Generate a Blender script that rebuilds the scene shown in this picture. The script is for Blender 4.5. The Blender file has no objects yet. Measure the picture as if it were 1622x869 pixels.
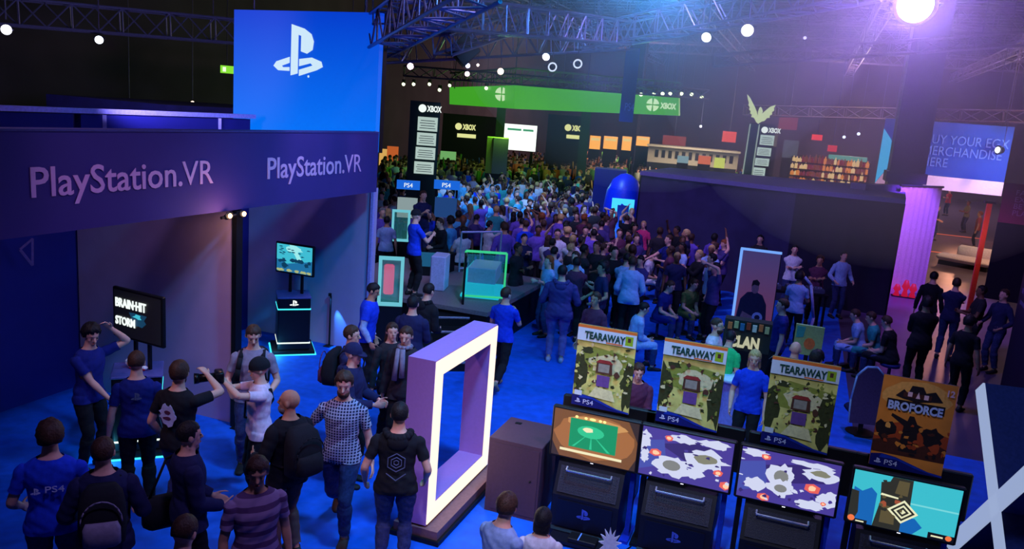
import bpy, math, random
import numpy as np
from mathutils import Vector, Matrix
random.seed(7); RNG=np.random.RandomState(7)
SC=bpy.context.scene; COL=SC.collection
PI=math.pi
# ------------------------------------------------------------------ camera
IW,IH,FOC=1622.,869.,1270.
CX,CY=811.,434.5
CAMZ=4.4
_roll=math.radians(4.57)
def _ray(px,py):
    v=np.array([px-CX,-(py-CY),-FOC]); return v/np.linalg.norm(v)
def horizon(px): return 215+math.tan(_roll)*(px-1290)
_n=np.array([math.sin(_roll),-math.cos(_roll)])
_pitch=math.atan((np.array([1290-CX,215-CY])@_n)/FOC)
_up=np.array([_n[0]*math.cos(_pitch),-_n[1]*math.cos(_pitch),math.sin(_pitch)])
_Y=_ray(1290,215); _Y=_Y-_up*(_Y@_up); _Y/=np.linalg.norm(_Y)
_X=np.cross(_Y,_up)
RW=np.stack([_X,_Y,_up]); CAMP=np.array([0,0,CAMZ])
def G(px,py,z=0.):
    r=RW@_ray(px,py); return Vector(CAMP+r*((z-CAMZ)/r[2]))
def atY(px,py,y):
    r=RW@_ray(px,py); return Vector(CAMP+r*(y/r[1]))
def atX(px,py,x):
    r=RW@_ray(px,py); return Vector(CAMP+r*(x/r[0]))
def atD(px,py,d):           # horizontal distance d from the camera
    r=RW@_ray(px,py); return Vector(CAMP+r*(d/math.hypot(r[0],r[1])))
cd=bpy.data.cameras.new('camera'); cam=bpy.data.objects.new('camera',cd); COL.objects.link(cam)
cd.sensor_fit='HORIZONTAL'; cd.sensor_width=36; cd.lens=36*FOC/IW; cd.clip_end=400
cam.matrix_world=Matrix.Translation(CAMP)@Matrix([list(r) for r in RW]).to_4x4()
SC.camera=cam
SC.view_settings.view_transform='Standard'; SC.view_settings.look='None'
SC.view_settings.gamma=1; SC.view_settings.use_curve_mapping=False; SC.view_settings.exposure=0.0
SC.cycles.max_bounces=5; SC.cycles.diffuse_bounces=2; SC.cycles.volume_bounces=0
SC.cycles.sample_clamp_indirect=4
# ------------------------------------------------------------------ light
w=bpy.data.worlds.new('world'); SC.world=w; w.use_nodes=True
w.node_tree.nodes['Background'].inputs[0].default_value=(.10,.10,.32,1)
w.node_tree.nodes['Background'].inputs[1].default_value=0.10
def lamp(kind,loc,target,energy,color,size=.3,angle=60,blend=.6,name='scene_light'):
    l=bpy.data.lights.new(name,kind); l.energy=energy; l.color=color
    if kind=='AREA': l.size=size
    else: l.shadow_soft_size=size
    if kind=='SPOT': l.spot_size=math.radians(angle); l.spot_blend=blend
    o=bpy.data.objects.new(name,l); COL.objects.link(o); o.location=loc
    d=Vector(target)-Vector(loc); o.rotation_euler=d.to_track_quat('-Z','Y').to_euler(); return o
LIGHTS=[
 # kind, loc, target, W, colour, size, angle
 ('SPOT',(-1.5,3.0,8.5),(-5.0,7.2,0),720,(.48,.38,1),.4,50),       # foreground visitors
 ('SPOT',(1.5,5.0,8.5),(-3.5,8.5,0),750,(.95,.50,.95),.3,40),        # open square frame
 ('SPOT',(-1.0,6.5,8.8),(-4.5,10.5,0),2300,(.02,.50,1),.4,66),      # blue carpet wash
 ('SPOT',(4.0,4.0,8.6),(.6,8.0,0),500,(.16,.30,1),.4,60),         # demo pods
 ('SPOT',(-3.0,9.5,8.6),(-8.1,12.0,1.5),1500,(.60,.46,1),.3,44),  # pale panel of the second bay
 ('SPOT',(-4.2,5.2,7.6),(-8.2,8.2,1.6),260,(.75,.50,.95),.3,46),   # first bay
 ('SPOT',(-4.0,16,9.5),(-3.6,23,1),2000,(.50,.38,.95),.4,66),         # crowd
 ('SPOT',(-7.5,20,9.5),(-8.5,27,1),6500,(.22,.50,1),.4,58),         # crowd, cyan
 ('SPOT',(2.0,11,9.0),(-1.2,14.0,0),420,(.12,.40,1),.4,50),
 ('SPOT',(-1.2,2.2,7.6),(-.3,8.5,1.6),620,(.9,.9,1),.2,30),       # added lamp brightening the posters
 ('SPOT',(-7.5,2.0,8.0),(-4.6,8.0,1.2),560,(1,.60,.66),.3,40),       # added warm key on visitors' faces
 ('SPOT',(-8.6,8.5,4.3),(-13.5,15,6.2),1100,(.55,.45,1),.3,75),            # added lamp aimed up to show the left truss
 ('SPOT',(-3.5,13,4.9),(-3,18,7.5),500,(.30,.30,1),.3,110),          # added lamp lifting the middle trusses          
 ('SPOT',(-9.5,12.0,8.6),(-7.6,18.0,0),900,(.55,.50,1),.3,46),        # stage
 ('POINT',(-14,62,6),(0,0,0),2600,(1,.72,.66),.5,0),             # three added lamps lifting the dark far end of the hall
 ('POINT',(3,66,6.5),(0,0,0),3600,(1,.70,.62),.5,0),
 ('POINT',(18,56,7),(0,0,0),2200,(1,.62,.62),.5,0),
 ('SPOT',(-1.4,1.5,7.5),(-1.5,6.3,.6),750,(.72,.8,1),.2,34),       # added lamp brightening the seated players in front
 ('SPOT',(1,30,11),(-2,44,1),5200,(1,.72,.42),.5,70),              # far aisle, warm
 ('SPOT',(9,27,10),(4,36,1),4200,(1,.55,.30),.5,70),
]
for L in LIGHTS: lamp(*L[:6],angle=L[6])
# ------------------------------------------------------------------ materials
def lin(c):
    return tuple(((x/255+.055)/1.055)**2.4 if x/255>.04045 else x/255/12.92 for x in c)
MATS={}
def mat(name,rgb,rough=.75,metal=0.,noise=.12,scale=30.,bump=0.,spec=.3):
    """matte-ish procedural surface: base colour varied by a noise texture"""
    if name in MATS: return MATS[name]
    m=bpy.data.materials.new(name); m.use_nodes=True; nt=m.node_tree; b=nt.nodes['Principled BSDF']
    c=lin(rgb); b.inputs['Roughness'].default_value=rough; b.inputs['Metallic'].default_value=metal
    b.inputs['Specular IOR Level'].default_value=spec
    tc=nt.nodes.new('ShaderNodeTexCoord'); nz=nt.nodes.new('ShaderNodeTexNoise'); nz.inputs['Scale'].default_value=scale
    nt.links.new(tc.outputs['Object'],nz.inputs['Vector'])
    rp=nt.nodes.new('ShaderNodeValToRGB')
    rp.color_ramp.elements[0].position=.3; rp.color_ramp.elements[1].position=.7
    rp.color_ramp.elements[0].color=[x*(1-noise) for x in c]+[1]
    rp.color_ramp.elements[1].color=[min(1,x*(1+noise)) for x in c]+[1]
    nt.links.new(nz.outputs['Fac'],rp.inputs[0]); nt.links.new(rp.outputs[0],b.inputs['Base Color'])
    if bump:
        bp=nt.nodes.new('ShaderNodeBump'); bp.inputs['Strength'].default_value=bump; bp.inputs['Distance'].default_value=.01
        nt.links.new(nz.outputs['Fac'],bp.inputs['Height']); nt.links.new(bp.outputs[0],b.inputs['Normal'])
    MATS[name]=m; return m
def glow(name,rgb,strength=1.):
    if name in MATS: return MATS[name]
    m=bpy.data.materials.new(name); m.use_nodes=True; nt=m.node_tree
    b=nt.nodes['Principled BSDF']; b.inputs['Base Color'].default_value=(.02,.02,.02,1)
    b.inputs['Emission Color'].default_value=list(lin(rgb))+[1]; b.inputs['Emission Strength'].default_value=strength
    MATS[name]=m; return m
def stripes(name,ca,cb,freq,plaid=False,axis=2):
    if name in MATS: return MATS[name]
    m=bpy.data.materials.new(name); m.use_nodes=True; nt=m.node_tree; b=nt.nodes['Principled BSDF']
    b.inputs['Roughness'].default_value=.85; b.inputs['Specular IOR Level'].default_value=.2
    tc=nt.nodes.new('ShaderNodeTexCoord'); sp=nt.nodes.new('ShaderNodeSeparateXYZ'); nt.links.new(tc.outputs['Object'],sp.inputs[0])
    def wave(o):
        a=nt.nodes.new('ShaderNodeMath'); a.operation='MULTIPLY'; a.inputs[1].default_value=freq; nt.links.new(o,a.inputs[0])
        s=nt.nodes.new('ShaderNodeMath'); s.operation='SINE'; nt.links.new(a.outputs[0],s.inputs[0])
        g=nt.nodes.new('ShaderNodeMath'); g.operation='GREATER_THAN'; g.inputs[1].default_value=.55 if plaid else .25; nt.links.new(s.outputs[0],g.inputs[0]); return g.outputs[0]
    f=wave(sp.outputs[axis])
    if plaid:
        g=wave(sp.outputs[0]); x=nt.nodes.new('ShaderNodeMath'); x.operation='MAXIMUM'; nt.links.new(f,x.inputs[0]); nt.links.new(g,x.inputs[1]); f=x.outputs[0]
    mx=nt.nodes.new('ShaderNodeMix'); mx.data_type='RGBA'; nt.links.new(f,mx.inputs[0])
    mx.inputs[6].default_value=list(lin(ca))+[1]; mx.inputs[7].default_value=list(lin(cb))+[1]
    nt.links.new(mx.outputs[2],b.inputs['Base Color']); MATS[name]=m; return m
# ------------------------------------------------------------------ mesh builder
class MB:
    def __init__(s): s.v=[]; s.f=[]; s.m=[]
    def add(s,vs,fs,mi=0,M=None):
        o=len(s.v)
        for p in vs:
            p=Vector(p); s.v.append(tuple(M@p) if M is not None else tuple(p))
        for f in fs: s.f.append([o+i for i in f]); s.m.append(mi)
        return s
    def box(s,c,d,mi=0,M=None,rz=0.,bev=0.):
        x,y,z=[k/2 for k in d]
        if bev>0:
            b=min(bev,x*.9,y*.9,z*.9)
            # chamfered box: rings
            def ring(xx,yy,zz,cc): return [(-xx+cc,-yy,zz),(xx-cc,-yy,zz),(xx,-yy+cc,zz),(xx,yy-cc,zz),(xx-cc,yy,zz),(-xx+cc,yy,zz),(-xx,yy-cc,zz),(-xx,-yy+cc,zz)]
            vs=ring(x-b,y-b,-z,b*.5)+ring(x,y,-z+b,b)+ring(x,y,z-b,b)+ring(x-b,y-b,z,b*.5)
            fs=[list(range(7,-1,-1)),list(range(24,32))]
            for k in range(3):
                for i in range(8): j=(i+1)%8; fs.append([k*8+i,k*8+j,k*8+8+j,k*8+8+i])
        else:
            vs=[(sx*x,sy*y,sz*z) for sz in(-1,1) for sx,sy in((-1,-1),(1,-1),(1,1),(-1,1))]
            fs=[[3,2,1,0],[4,5,6,7]]+[[i,(i+1)%4,4+(i+1)%4,4+i] for i in range(4)]
        T=Matrix.Translation(c)@Matrix.Rotation(rz,4,'Z')
        return s.add(vs,fs,mi,(M@T) if M is not None else T)
    def tube(s,a,b,r0,r1=None,n=8,mi=0,M=None,caps=True):
        r1=r0 if r1 is None else r1; a=Vector(a); b=Vector(b); d=b-a
        if d.length<1e-6: return s
        q=d.to_track_quat('Z','Y').to_matrix()
        vs=[a+q@Vector((r0*math.cos(t),r0*math.sin(t),0)) for t in [2*PI*i/n for i in range(n)]]
        vs+=[b+q@Vector((r1*math.cos(t),r1*math.sin(t),0)) for t in [2*PI*i/n for i in range(n)]]
        fs=[[i,(i+1)%n,n+(i+1)%n,n+i] for i in range(n)]
        if caps: fs+=[list(range(n-1,-1,-1)),list(range(n,2*n))]
        return s.add(vs,fs,mi,M)
    def path(s,pts,r,n=8,mi=0,M=None):
        for a,b in zip(pts,pts[1:]): s.tube(a,b,r,r,n,mi,M)
        return s
    def bar(s,a,b,w,mi=0): # square bar
        return s.tube(a,b,w*.7,w*.7,4,mi)
    def ell(s,c,r,nu=14,nv=9,mi=0,M=None,fn=None):
        vs=[];fs=[]
        for j in range(nv+1):
            ph=PI*j/nv
            for i in range(nu):
                t=2*PI*i/nu; d=Vector((math.sin(ph)*math.cos(t),math.sin(ph)*math.sin(t),math.cos(ph)))
                k=fn(d) if fn else 1.
                vs.append((c[0]+d.x*r[0]*k,c[1]+d.y*r[1]*k,c[2]+d.z*r[2]*k))
        for j in range(nv):
            for i in range(nu):
                a=j*nu+i;b=j*nu+(i+1)%nu
                if j==0: fs.append([a,b+nu,a+nu][::-1] if False else [a,a+nu,b+nu])
                elif j==nv-1: fs.append([a,a+nu,b])
                else: fs.append([a,a+nu,b+nu,b])
        return s.add(vs,fs,mi,M)
    def prism(s,poly,t,mi=0,M=None,side=None):   # poly in XZ plane, front face at y=0 looking to -Y, thickness t backwards
        n=len(poly); vs=[(x,0,z) for x,z in poly]+[(x,t,z) for x,z in poly]
        s.add(vs,[list(range(n)),list(range(2*n-1,n-1,-1))]+[[i,n+i,n+(i+1)%n,(i+1)%n] for i in range(n)],mi,M); return s
    def loft(s,rings,mi=0,M=None,caps=True):
        n=len(rings[0]); vs=[p for r in rings for p in r]; fs=[]
        for k in range(len(rings)-1):
            for i in range(n): j=(i+1)%n; fs.append([k*n+i,k*n+j,(k+1)*n+j,(k+1)*n+i])
        if caps: fs+=[list(range(n-1,-1,-1)),list(range((len(rings)-1)*n,len(rings)*n))]
        return s.add(vs,fs,mi,M)
    def mesh(s,name,mats,smooth=False):
        me=bpy.data.meshes.new(name); me.from_pydata([tuple(p) for p in s.v],[],s.f)
        for m in (mats if isinstance(mats,(list,tuple)) else [mats]): me.materials.append(m)
        me.polygons.foreach_set('material_index',s.m)
        if smooth: me.polygons.foreach_set('use_smooth',[True]*len(s.f))
        me.update(); return me
    def build(s,name,mats,parent=None,smooth=False,loc=None):
        o=bpy.data.objects.new(name,s.mesh(name,mats,smooth)); COL.objects.link(o)
        if parent is not None: o.parent=parent
        if loc is not None: o.location=loc
        return o
def tag(o,label=None,cat=None,group=None,kind=None):
    if label: o['label']=label
    if cat: o['category']=cat
    if group: o['group']=group
    if kind: o['kind']=kind
    return o
def thing(name,label,cat,loc=(0,0,0),rz=0.,group=None):
    o=bpy.data.objects.new(name,None); COL.objects.link(o); o.location=loc; o.rotation_euler=(0,0,rz); o.empty_display_size=.1
    return tag(o,label,cat,group)
def struct(name,mb,mats,smooth=False):
    o=mb.build(name,mats,None,smooth); o['kind']='structure'; return o
def copy_tree(o,parent=None):
    c=o.copy(); COL.objects.link(c); c.parent=parent
    for ch in o.children: copy_tree(ch,c)
    return c
def text(body,size,m,parent,M,name='lettering',sx=1.,ext=.004,align='LEFT',bold=0.):
    cu=bpy.data.curves.new(name,'FONT'); cu.body=body; cu.size=size; cu.extrude=ext; cu.align_x=align; cu.offset=bold
    cu.resolution_u=3
    cu.materials.append(m); tmp=bpy.data.objects.new('tmp',cu); COL.objects.link(tmp)
    me=bpy.data.meshes.new_from_object(tmp.evaluated_get(bpy.context.evaluated_depsgraph_get())); bpy.data.objects.remove(tmp); bpy.data.curves.remove(cu)
    o=bpy.data.objects.new(name,me); COL.objects.link(o)
    if parent is not None: o.parent=parent
    o.matrix_local=M@Matrix.Rotation(PI/2,4,'X')@Matrix.Diagonal((sx,1,1,1)); return o
def frame_from(o,right):   # matrix: local X along 'right' (horizontal), local Z up, local -Y facing the viewer side
    r=Vector(right).normalized(); z=Vector((0,0,1)); y=z.cross(r).normalized()
    M=Matrix((r,y,z)).transposed().to_4x4(); M.translation=Vector(o); return M
PSP=[[(.36,.0),(.50,.045),(.50,.80),(.56,.78),(.56,.48),(.68,.44),(.79,.52),(.81,.68),(.76,.82),(.62,.92),(.36,1.0)],
     [(.33,.36),(.06,.26),(0,.17),(.1,.085),(.33,.085),(.33,.16),(.2,.15),(.17,.18),(.33,.245)],
     [(.53,.33),(.78,.37),(.97,.30),(1,.2),(.88,.13),(.53,.0),(.53,.12),(.8,.215),(.76,.26),(.53,.19)]]
def logo(parent,m,w,name='emblem',t=.004):
    b=MB()
    for p in PSP: b.prism([(x*w,z*w*.78) for x,z in p],t)
    return b.build(name,m,parent)
def art(parent,name,w,h,shapes,M,dz=.0007):
    """flat printed or lit picture made of coloured shapes; shapes=[(material,[(u,v)..])]"""
    b=MB(); ms=[]
    for i,(m,p) in enumerate(shapes):
        if m not in ms: ms.append(m)
        b.add([(u*w,-.001-i*dz,v*h) for u,v in p],[list(range(len(p)))],ms.index(m),M)
    return b.build(name,ms,parent)
def disc(cx,cy,rx,ry=None,n=14,a0=0.,jag=0.,rnd=random):
    ry=rx if ry is None else ry
    return [(cx+rx*(1+jag*(rnd.random()-.5)*2)*math.cos(a0+2*PI*i/n),cy+ry*(1+jag*(rnd.random()-.5)*2)*math.sin(a0+2*PI*i/n)) for i in range(n)]
def rect(x0,y0,x1,y1): return [(x0,y0),(x1,y0),(x1,y1),(x0,y1)]
# ------------------------------------------------------------------ people
def V(*a): return np.array(a,float)
def unit(a): a=np.asarray(a,float); return a/max(1e-9,np.linalg.norm(a))
def rotm(ax,deg):
    return np.array(Matrix.Rotation(math.radians(deg),3,ax))
def ik(a,t,l1,l2,hint):
    a=np.asarray(a,float); t=np.asarray(t,float); d=t-a; L=np.linalg.norm(d)
    L2=min(L,(l1+l2)*.995); u=d/max(L,1e-6); t=a+u*L2
    x=(l1*l1-l2*l2+L2*L2)/(2*L2); hh=math.sqrt(max(0,l1*l1-x*x))
    h=np.asarray(hint,float); h=h-u*(h@u); h=unit(h)
    return a+u*x+h*hh,t
def ring_pts(c,ax,side,rx,ry,n=14):
    ax=unit(ax); side=unit(np.asarray(side,float)-ax*(np.asarray(side,float)@ax)); oth=np.cross(ax,side)
    return [tuple(c+side*rx*math.cos(2*PI*i/n)+oth*ry*math.sin(2*PI*i/n)) for i in range(n)]
SKINS={k:mat('skin_'+k,c,.55,noise=.06,scale=18) for k,c in dict(fair=(226,170,150),tan=(196,138,112),dark=(120,80,62)).items()}
EYE=mat('eye_dark',(28,20,22),.3,noise=.02); LIP=mat('lips',(160,84,80),.5,noise=.05)
HAIRS={k:mat('hair_'+k,c,.6,noise=.35,scale=60,bump=.6) for k,c in dict(black=(24,20,24),brown=(66,42,32),blond=(196,160,104),grey=(120,116,118),ginger=(140,72,34)).items()}
def remesh(mb,vox,sm=2):
    me=mb.mesh('tmp',[]); o=bpy.data.objects.new('tmp',me); COL.objects.link(o)
    md=o.modifiers.new('r','REMESH'); md.mode='VOXEL'; md.voxel_size=vox; md.use_smooth_shade=True
    if sm: s=o.modifiers.new('s','SMOOTH'); s.iterations=sm; s.factor=.5
    dg=bpy.context.evaluated_depsgraph_get(); dg.update()
    ev=bpy.data.meshes.new_from_object(o.evaluated_get(dg)); bpy.data.objects.remove(o); bpy.data.meshes.remove(me); return ev
def seg_dist(P,a,b):
    ab=b-a; t=((P-a)@ab)/max(1e-9,ab@ab); tc=np.clip(t,0,1); return np.linalg.norm(P-(a+tc[:,None]*ab),axis=1),t
def make_person(lean=0,side=0,twist=0,hyaw=0,hpitch=0,hroll=0,pelvis=(0,0,.93),feet=((-.11,0,.085),(.11,0,.085)),
                lh=None,rh=None,curl=35,width=1.,vox=.010,hints=None,fdir=None,khint=(0,1,.1)):
    """returns dict of meshes-ready arrays.  lh / rh: wrist targets in torso space around the chest (x right,y front,z up from pelvis), None = hanging"""
    B=MB(); bones=[]
    pel=V(*pelvis); Rt=rotm('X',-lean)@rotm('Y',side); Rc=Rt@rotm('Z',-twist)
    def T(x,y,z): # torso space, twisting gradually
        k=min(1,max(0,z/.45)); R=Rt@rotm('Z',-twist*k); return pel+R@V(x,y,z)
    W=width
    prof=[(-.10,.10,.085,0),(-.05,.158*W,.112*W,0),(.04,.158*W,.112*W,0),(.15,.136*W,.098*W,.005),(.26,.150*W,.108*W,.008),(.36,.168*W,.118*W,.0),(.43,.170*W,.105,-.008),(.475,.148*W,.086,-.012),(.515,.082,.066,-.01),(.545,.062,.060,0),(.60,.054,.056,.006),(.655,.052,.055,.012)]
    xs=Rc@V(1,0,0)
    B.loft([ring_pts(T(0,o,z),T(0,o,z+.01)-T(0,o,z-.01),(Rt@V(1,0,0) if z<.1 else xs),rx,ry,18) for z,rx,ry,o in prof])
    bones.append(('torso',T(0,0,-.02),T(0,0,.50),.13)); bones.append(('neck',T(0,0,.56),T(0,.01,.62),.055))
    # head
    hc=T(0,.015,.675); Rh=Rc@rotm('Z',-hyaw)@rotm('X',-hpitch)@rotm('Y',hroll)
    MH=Matrix([list(r) for r in Rh]).to_4x4(); MH.translation=Vector(hc)
    B.ell((0,-.012,.022),(.076,.094,.093),16,10,M=MH); B.ell((0,.022,-.045),(.056,.066,.078),14,9,M=MH)
    B.ell((0,.062,-.098),(.026,.024,.022),8,6,M=MH); B.tube((0,.078,.018),(0,.106,-.026),.010,.016,8,M=MH)
    B.ell((0,.071,.036),(.05,.014,.013),10,6,M=MH); B.ell((0,.08,-.066),(.024,.014,.014),8,6,M=MH)
    for s in(-1,1): B.ell((s*.077,-.008,-.008),(.012,.021,.033),8,6,M=MH); B.ell((s*.034,.056,-.022),(.022,.020,.024),8,6,M=MH)
    bones.append(('head',np.array(MH@Vector((0,0,-.03))),np.array(MH@Vector((0,0,.05))),.085))
    hands={}
    for sgn,key,tg in((-1,'L',lh),(1,'R',rh)):
        sh=T(sgn*.170*W,-.005,.420)
        if tg is None: tg=(sgn*.27,.04,-.10)
        tw=pel+Rc@V(*tg) if len(tg)==3 else V(*tg[:3])
        hint=(hints or {}).get(key,(sgn*.45,-.8,-.35))
        el,wr=ik(sh,tw,.285,.25,Rc@V(*hint))
        up=Rc@V(0,1,0)
        B.loft([ring_pts(p,el-sh,up,r,r,12) for p,r in((sh-unit(el-sh)*.035,.03),(sh,.051),(sh*.6+el*.4,.046),(sh*.25+el*.75,.041),(el,.038))])
        B.loft([ring_pts(p,wr-el,up,r,r,12) for p,r in((el-unit(wr-el)*.02,.028),(el,.038),(el*.7+wr*.3,.040),(el*.3+wr*.7,.031),(wr,.025),(wr+unit(wr-el)*.02,.022))])
        bones+= [('uarm'+key,sh,el,.048),('farm'+key,el,wr,.035)]
        # hand
        d=unit(wr-el); nrm=Rc@V(-sgn,0.25,0); nrm=unit(nrm-d*(nrm@d)); lat=np.cross(nrm,d)*sgn  # lat -> towards the thumb
        if lat@(Rc@V(0,1,.3))<0: lat=-lat
        B.loft([ring_pts(wr+d*q,d,lat,a,b,10) for q,a,b in((-.01,.022,.018),(.02,.032,.017),(.055,.041,.016),(.09,.041,.014),(.098,.034,.010))])
        for i,(off,ln) in enumerate(((.034,.070),(.0115,.080),(-.0115,.074),(-.034,.058))):
            p=wr+d*.088+lat*off; dd=d.copy()
            for k,fr in enumerate((.45,.30,.25)):
                ang=math.radians(curl*(.6 if k==0 else 1)); dd=unit(dd*math.cos(ang)+nrm*math.sin(ang)); q=p+dd*ln*fr
                r0=.0088-.0008*k; B.tube(p-dd*.004,q,r0,r0-.0006,7); B.ell(q,(r0,)*3,7,5); p=q
        p=wr+d*.025+lat*.03; dd=unit(d*.75+lat*.65+nrm*.2)
        for k,l in enumerate((.045,.032,.026)):
            q=p+dd*l; B.tube(p-dd*.004,q,.0115-.001*k,.0105-.001*k,7); B.ell(q,(.0102-.001*k,)*3,7,5); p=q; dd=unit(dd+d*.35+nrm*.25)
        bones.append(('hand'+key,wr+d*.02,wr+d*.16,.035)); hands[key]=(wr+d*.09+nrm*.03,d,nrm)
    Rp=Rt if abs(lean)<15 else np.eye(3)
    for i,(sgn,key) in enumerate(((-1,'L'),(1,'R'))):
        hip=pel+V(sgn*.088*W,0,-.03); an=V(*feet[i])
        kn,an=ik(hip,an,.43,.41,khint)
        fw=V(0,1,0) if fdir is None else unit(V(*fdir[i]))
        B.loft([ring_pts(p,kn-hip,V(0,1,0) if abs(unit(kn-hip)[1])<.8 else V(0,0,1),r,r*1.03,14) for p,r in((hip-unit(kn-hip)*.05,.06),(hip,.086*W),(hip*.6+kn*.4,.078*W),(hip*.25+kn*.75,.062),(kn,.055))])
        B.ell(tuple(kn),(.055,.055,.055),10,7)
        B.loft([ring_pts(p,an-kn,fw,r,r,12) for p,r in((kn-unit(an-kn)*.02,.04),(kn,.053),(kn*.7+an*.3,.056),(kn*.35+an*.65,.043),(an,.036),(an+unit(an-kn)*.03,.034))])
        sd=np.cross(fw,unit(V(0,0,1))) ; upf=np.cross(sd,fw)
        fc=an+fw*.055-upf*.045
        B.loft([ring_pts(an+fw*q-upf*z,fw,sd,a,b,10) for q,z,a,b in((-.075,.045,.022,.025),(-.055,.042,.033,.036),(.0,.030,.036,.045),(.06,.045,.042,.030),(.12,.052,.046,.024),(.165,.056,.040,.020),(.19,.058,.024,.014))])
        bones+= [('thigh'+key,hip,kn,.075),('shin'+key,kn,an,.048),('foot'+key,an-fw*.04-upf*.045,an+fw*.16-upf*.055,.036)]
    me=remesh(B,vox)
    n=len(me.vertices); P=np.empty(n*3); me.vertices.foreach_get('co',P); P=P.reshape(-1,3)
    N=np.empty(n*3); me.vertices.foreach_get('normal',N); N=N.reshape(-1,3)
    F=np.empty(len(me.loops),int); me.loops.foreach_get('vertex_index',F)
    st=np.empty(len(me.polygons),int); me.polygons.foreach_get('loop_start',st); ct=np.empty(len(me.polygons),int); me.polygons.foreach_get('loop_total',ct)
    D=[];Tt=[]
    for b in bones: d,t=seg_dist(P,b[1],b[2]); D.append(d-b[3]); Tt.append(t)
    D=np.array(D); Tt=np.array(Tt); idx=D.argmin(0); tt=Tt[idx,np.arange(n)]
    names=np.array([b[0] for b in bones])[idx]
    axis=unit(T(0,0,.3)-T(0,0,0)); s=(P-pel)@axis
    sq=(ct==4).all()
    return dict(me=me,P=P,N=N,F=F.reshape(-1,4) if sq else None,st=st,ct=ct,Fl=F,names=names,t=tt,s=s,axis=axis,pel=pel,Rc=Rc,Rt=Rt,MH=MH,T=T,hands=hands,bones=bones)
def garment(pd,mask,off,m,name,wr=.004,seed=0,extra=None,cuts=()):
    P,N=pd['P'],pd['N']
    if pd['F'] is not None: F=pd['F']; keep=mask[F].all(1); F=F[keep]
    else: F=[pd['Fl'][a:a+c] for a,c in zip(pd['st'],pd['ct'])]; F=[f for f in F if mask[f].all()]
    used=np.unique(np.concatenate([np.ravel(f) for f in F])) if len(F) else np.array([],int)
    if len(used)==0: return None
    mp=-np.ones(len(P),int); mp[used]=np.arange(len(used))
    p=P[used]; q=N[used]; o=off+wr*(np.sin(p[:,2]*38+3*np.sin(p[:,0]*13+seed)+p[:,1]*22)*.6+np.sin(p[:,2]*71+p[:,0]*50+seed*2)*.4)
    if extra is not None: o=o+extra[used]
    nv=p+q*o[:,None]
    if cuts and pd['F'] is not None:
        # even out the hems: slide the border of the cloth onto its cutting plane
        Fm=mp[F]; e=np.sort(np.concatenate([Fm[:,[0,1]],Fm[:,[1,2]],Fm[:,[2,3]],Fm[:,[3,0]]]),axis=1); key=e[:,0]*len(used)+e[:,1]
        uq,cn=np.unique(key,return_counts=True); be=uq[cn==1]; bv=np.unique(np.concatenate([be//len(used),be%len(used)]))
        nmu=pd['names'][used]
        for names,kind,val in cuts:
            for bn in names:
                sel=bv[nmu[bv]==bn]
                if kind=='s': d=(val-pd['s'][used][sel]); ax=pd['axis']
                else:
                    bb=[b for b in pd['bones'] if b[0]==bn][0]; Lb=np.linalg.norm(bb[2]-bb[1]); ax=(bb[2]-bb[1])/Lb; d=(val-pd['t'][used][sel])*Lb
                ok=np.abs(d)<.03; nv[sel[ok]]+=d[ok][:,None]*ax
    me=bpy.data.meshes.new(name); me.from_pydata(nv.tolist(),[],[mp[f].tolist() for f in F]); me.materials.append(m)
    me.polygons.foreach_set('use_smooth',[True]*len(me.polygons)); me.update(); return me
def hair_mesh(style,m,seed=0):
    r=random.Random(seed); b=MB()
    if style in('bald',): return None
    vol={'short':1.07,'buzz':1.03,'curly':1.25,'long':1.12,'mid':1.16,'bob':1.15}.get(style,1.08)
    lump={'curly':.10,'mid':.05,'long':.03}.get(style,.03)
    nu,nv=26,16; vs=[];fs=[]; c=(0,-.012,.024); rad=(.079,.098,.096)
    ks={}
    def inface(d):
        lo={'buzz':-.1}.get(style,-.35)
        if d.z<-.66: return True
        if d.y>.15 and d.z<.32+.28*(1-abs(d.x)): return d.y>.25 or abs(d.x)<.9
        if d.y>-.1 and d.z<-.12: return style not in('long','bob')
        if d.y<-.1 and d.z>-.62 and style!='buzz': return False
        if d.z<lo and style not in('long','bob','curly','mid'): return True
        return False
    D=[]
    for j in range(nv+1):
        ph=PI*j/nv
        for i in range(nu):
            t=2*PI*i/nu; d=Vector((math.sin(ph)*math.cos(t),math.sin(ph)*math.sin(t),math.cos(ph))); D.append(d)
            k=vol+lump*(math.sin(9*d.x+seed)*math.sin(8*d.y+2*seed)+.6*math.sin(15*d.z+5*d.x))*.6+r.uniform(-.5,.5)*lump*.6
            if inface(d): k=.90
            vs.append((c[0]+d.x*rad[0]*k,c[1]+d.y*rad[1]*k,c[2]+d.z*rad[2]*k))
    for j in range(nv):
        for i in range(nu):
            a=j*nu+i;q=j*nu+(i+1)%nu
            if j==0: fs.append([a,a+nu,q+nu])
            elif j==nv-1: fs.append([a,a+nu,q])
            else: fs.append([a,a+nu,q+nu,q])
    b.add(vs,fs)
    if style=='long':
        b.loft([[(x*1.0,y,z) for x,y,z in ring_pts(V(0,yy,zz),V(0,0,-1),V(1,0,0),rx,ry,12)] for zz,yy,rx,ry in((.05,-.05,.075,.06),(-.05,-.07,.086,.05),(-.15,-.075,.095,.04),(-.24,-.07,.075,.03),(-.29,-.07,.03,.015))])
    if style=='bob':
        b.loft([ring_pts(V(0,yy,zz),V(0,0,-1),V(1,0,0),rx,ry,12) for zz,yy,rx,ry in((.05,-.04,.08,.06),(-.04,-.05,.09,.05),(-.11,-.05,.085,.045),(-.13,-.05,.06,.03))])
    return b.mesh('hair',[m],True)
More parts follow.
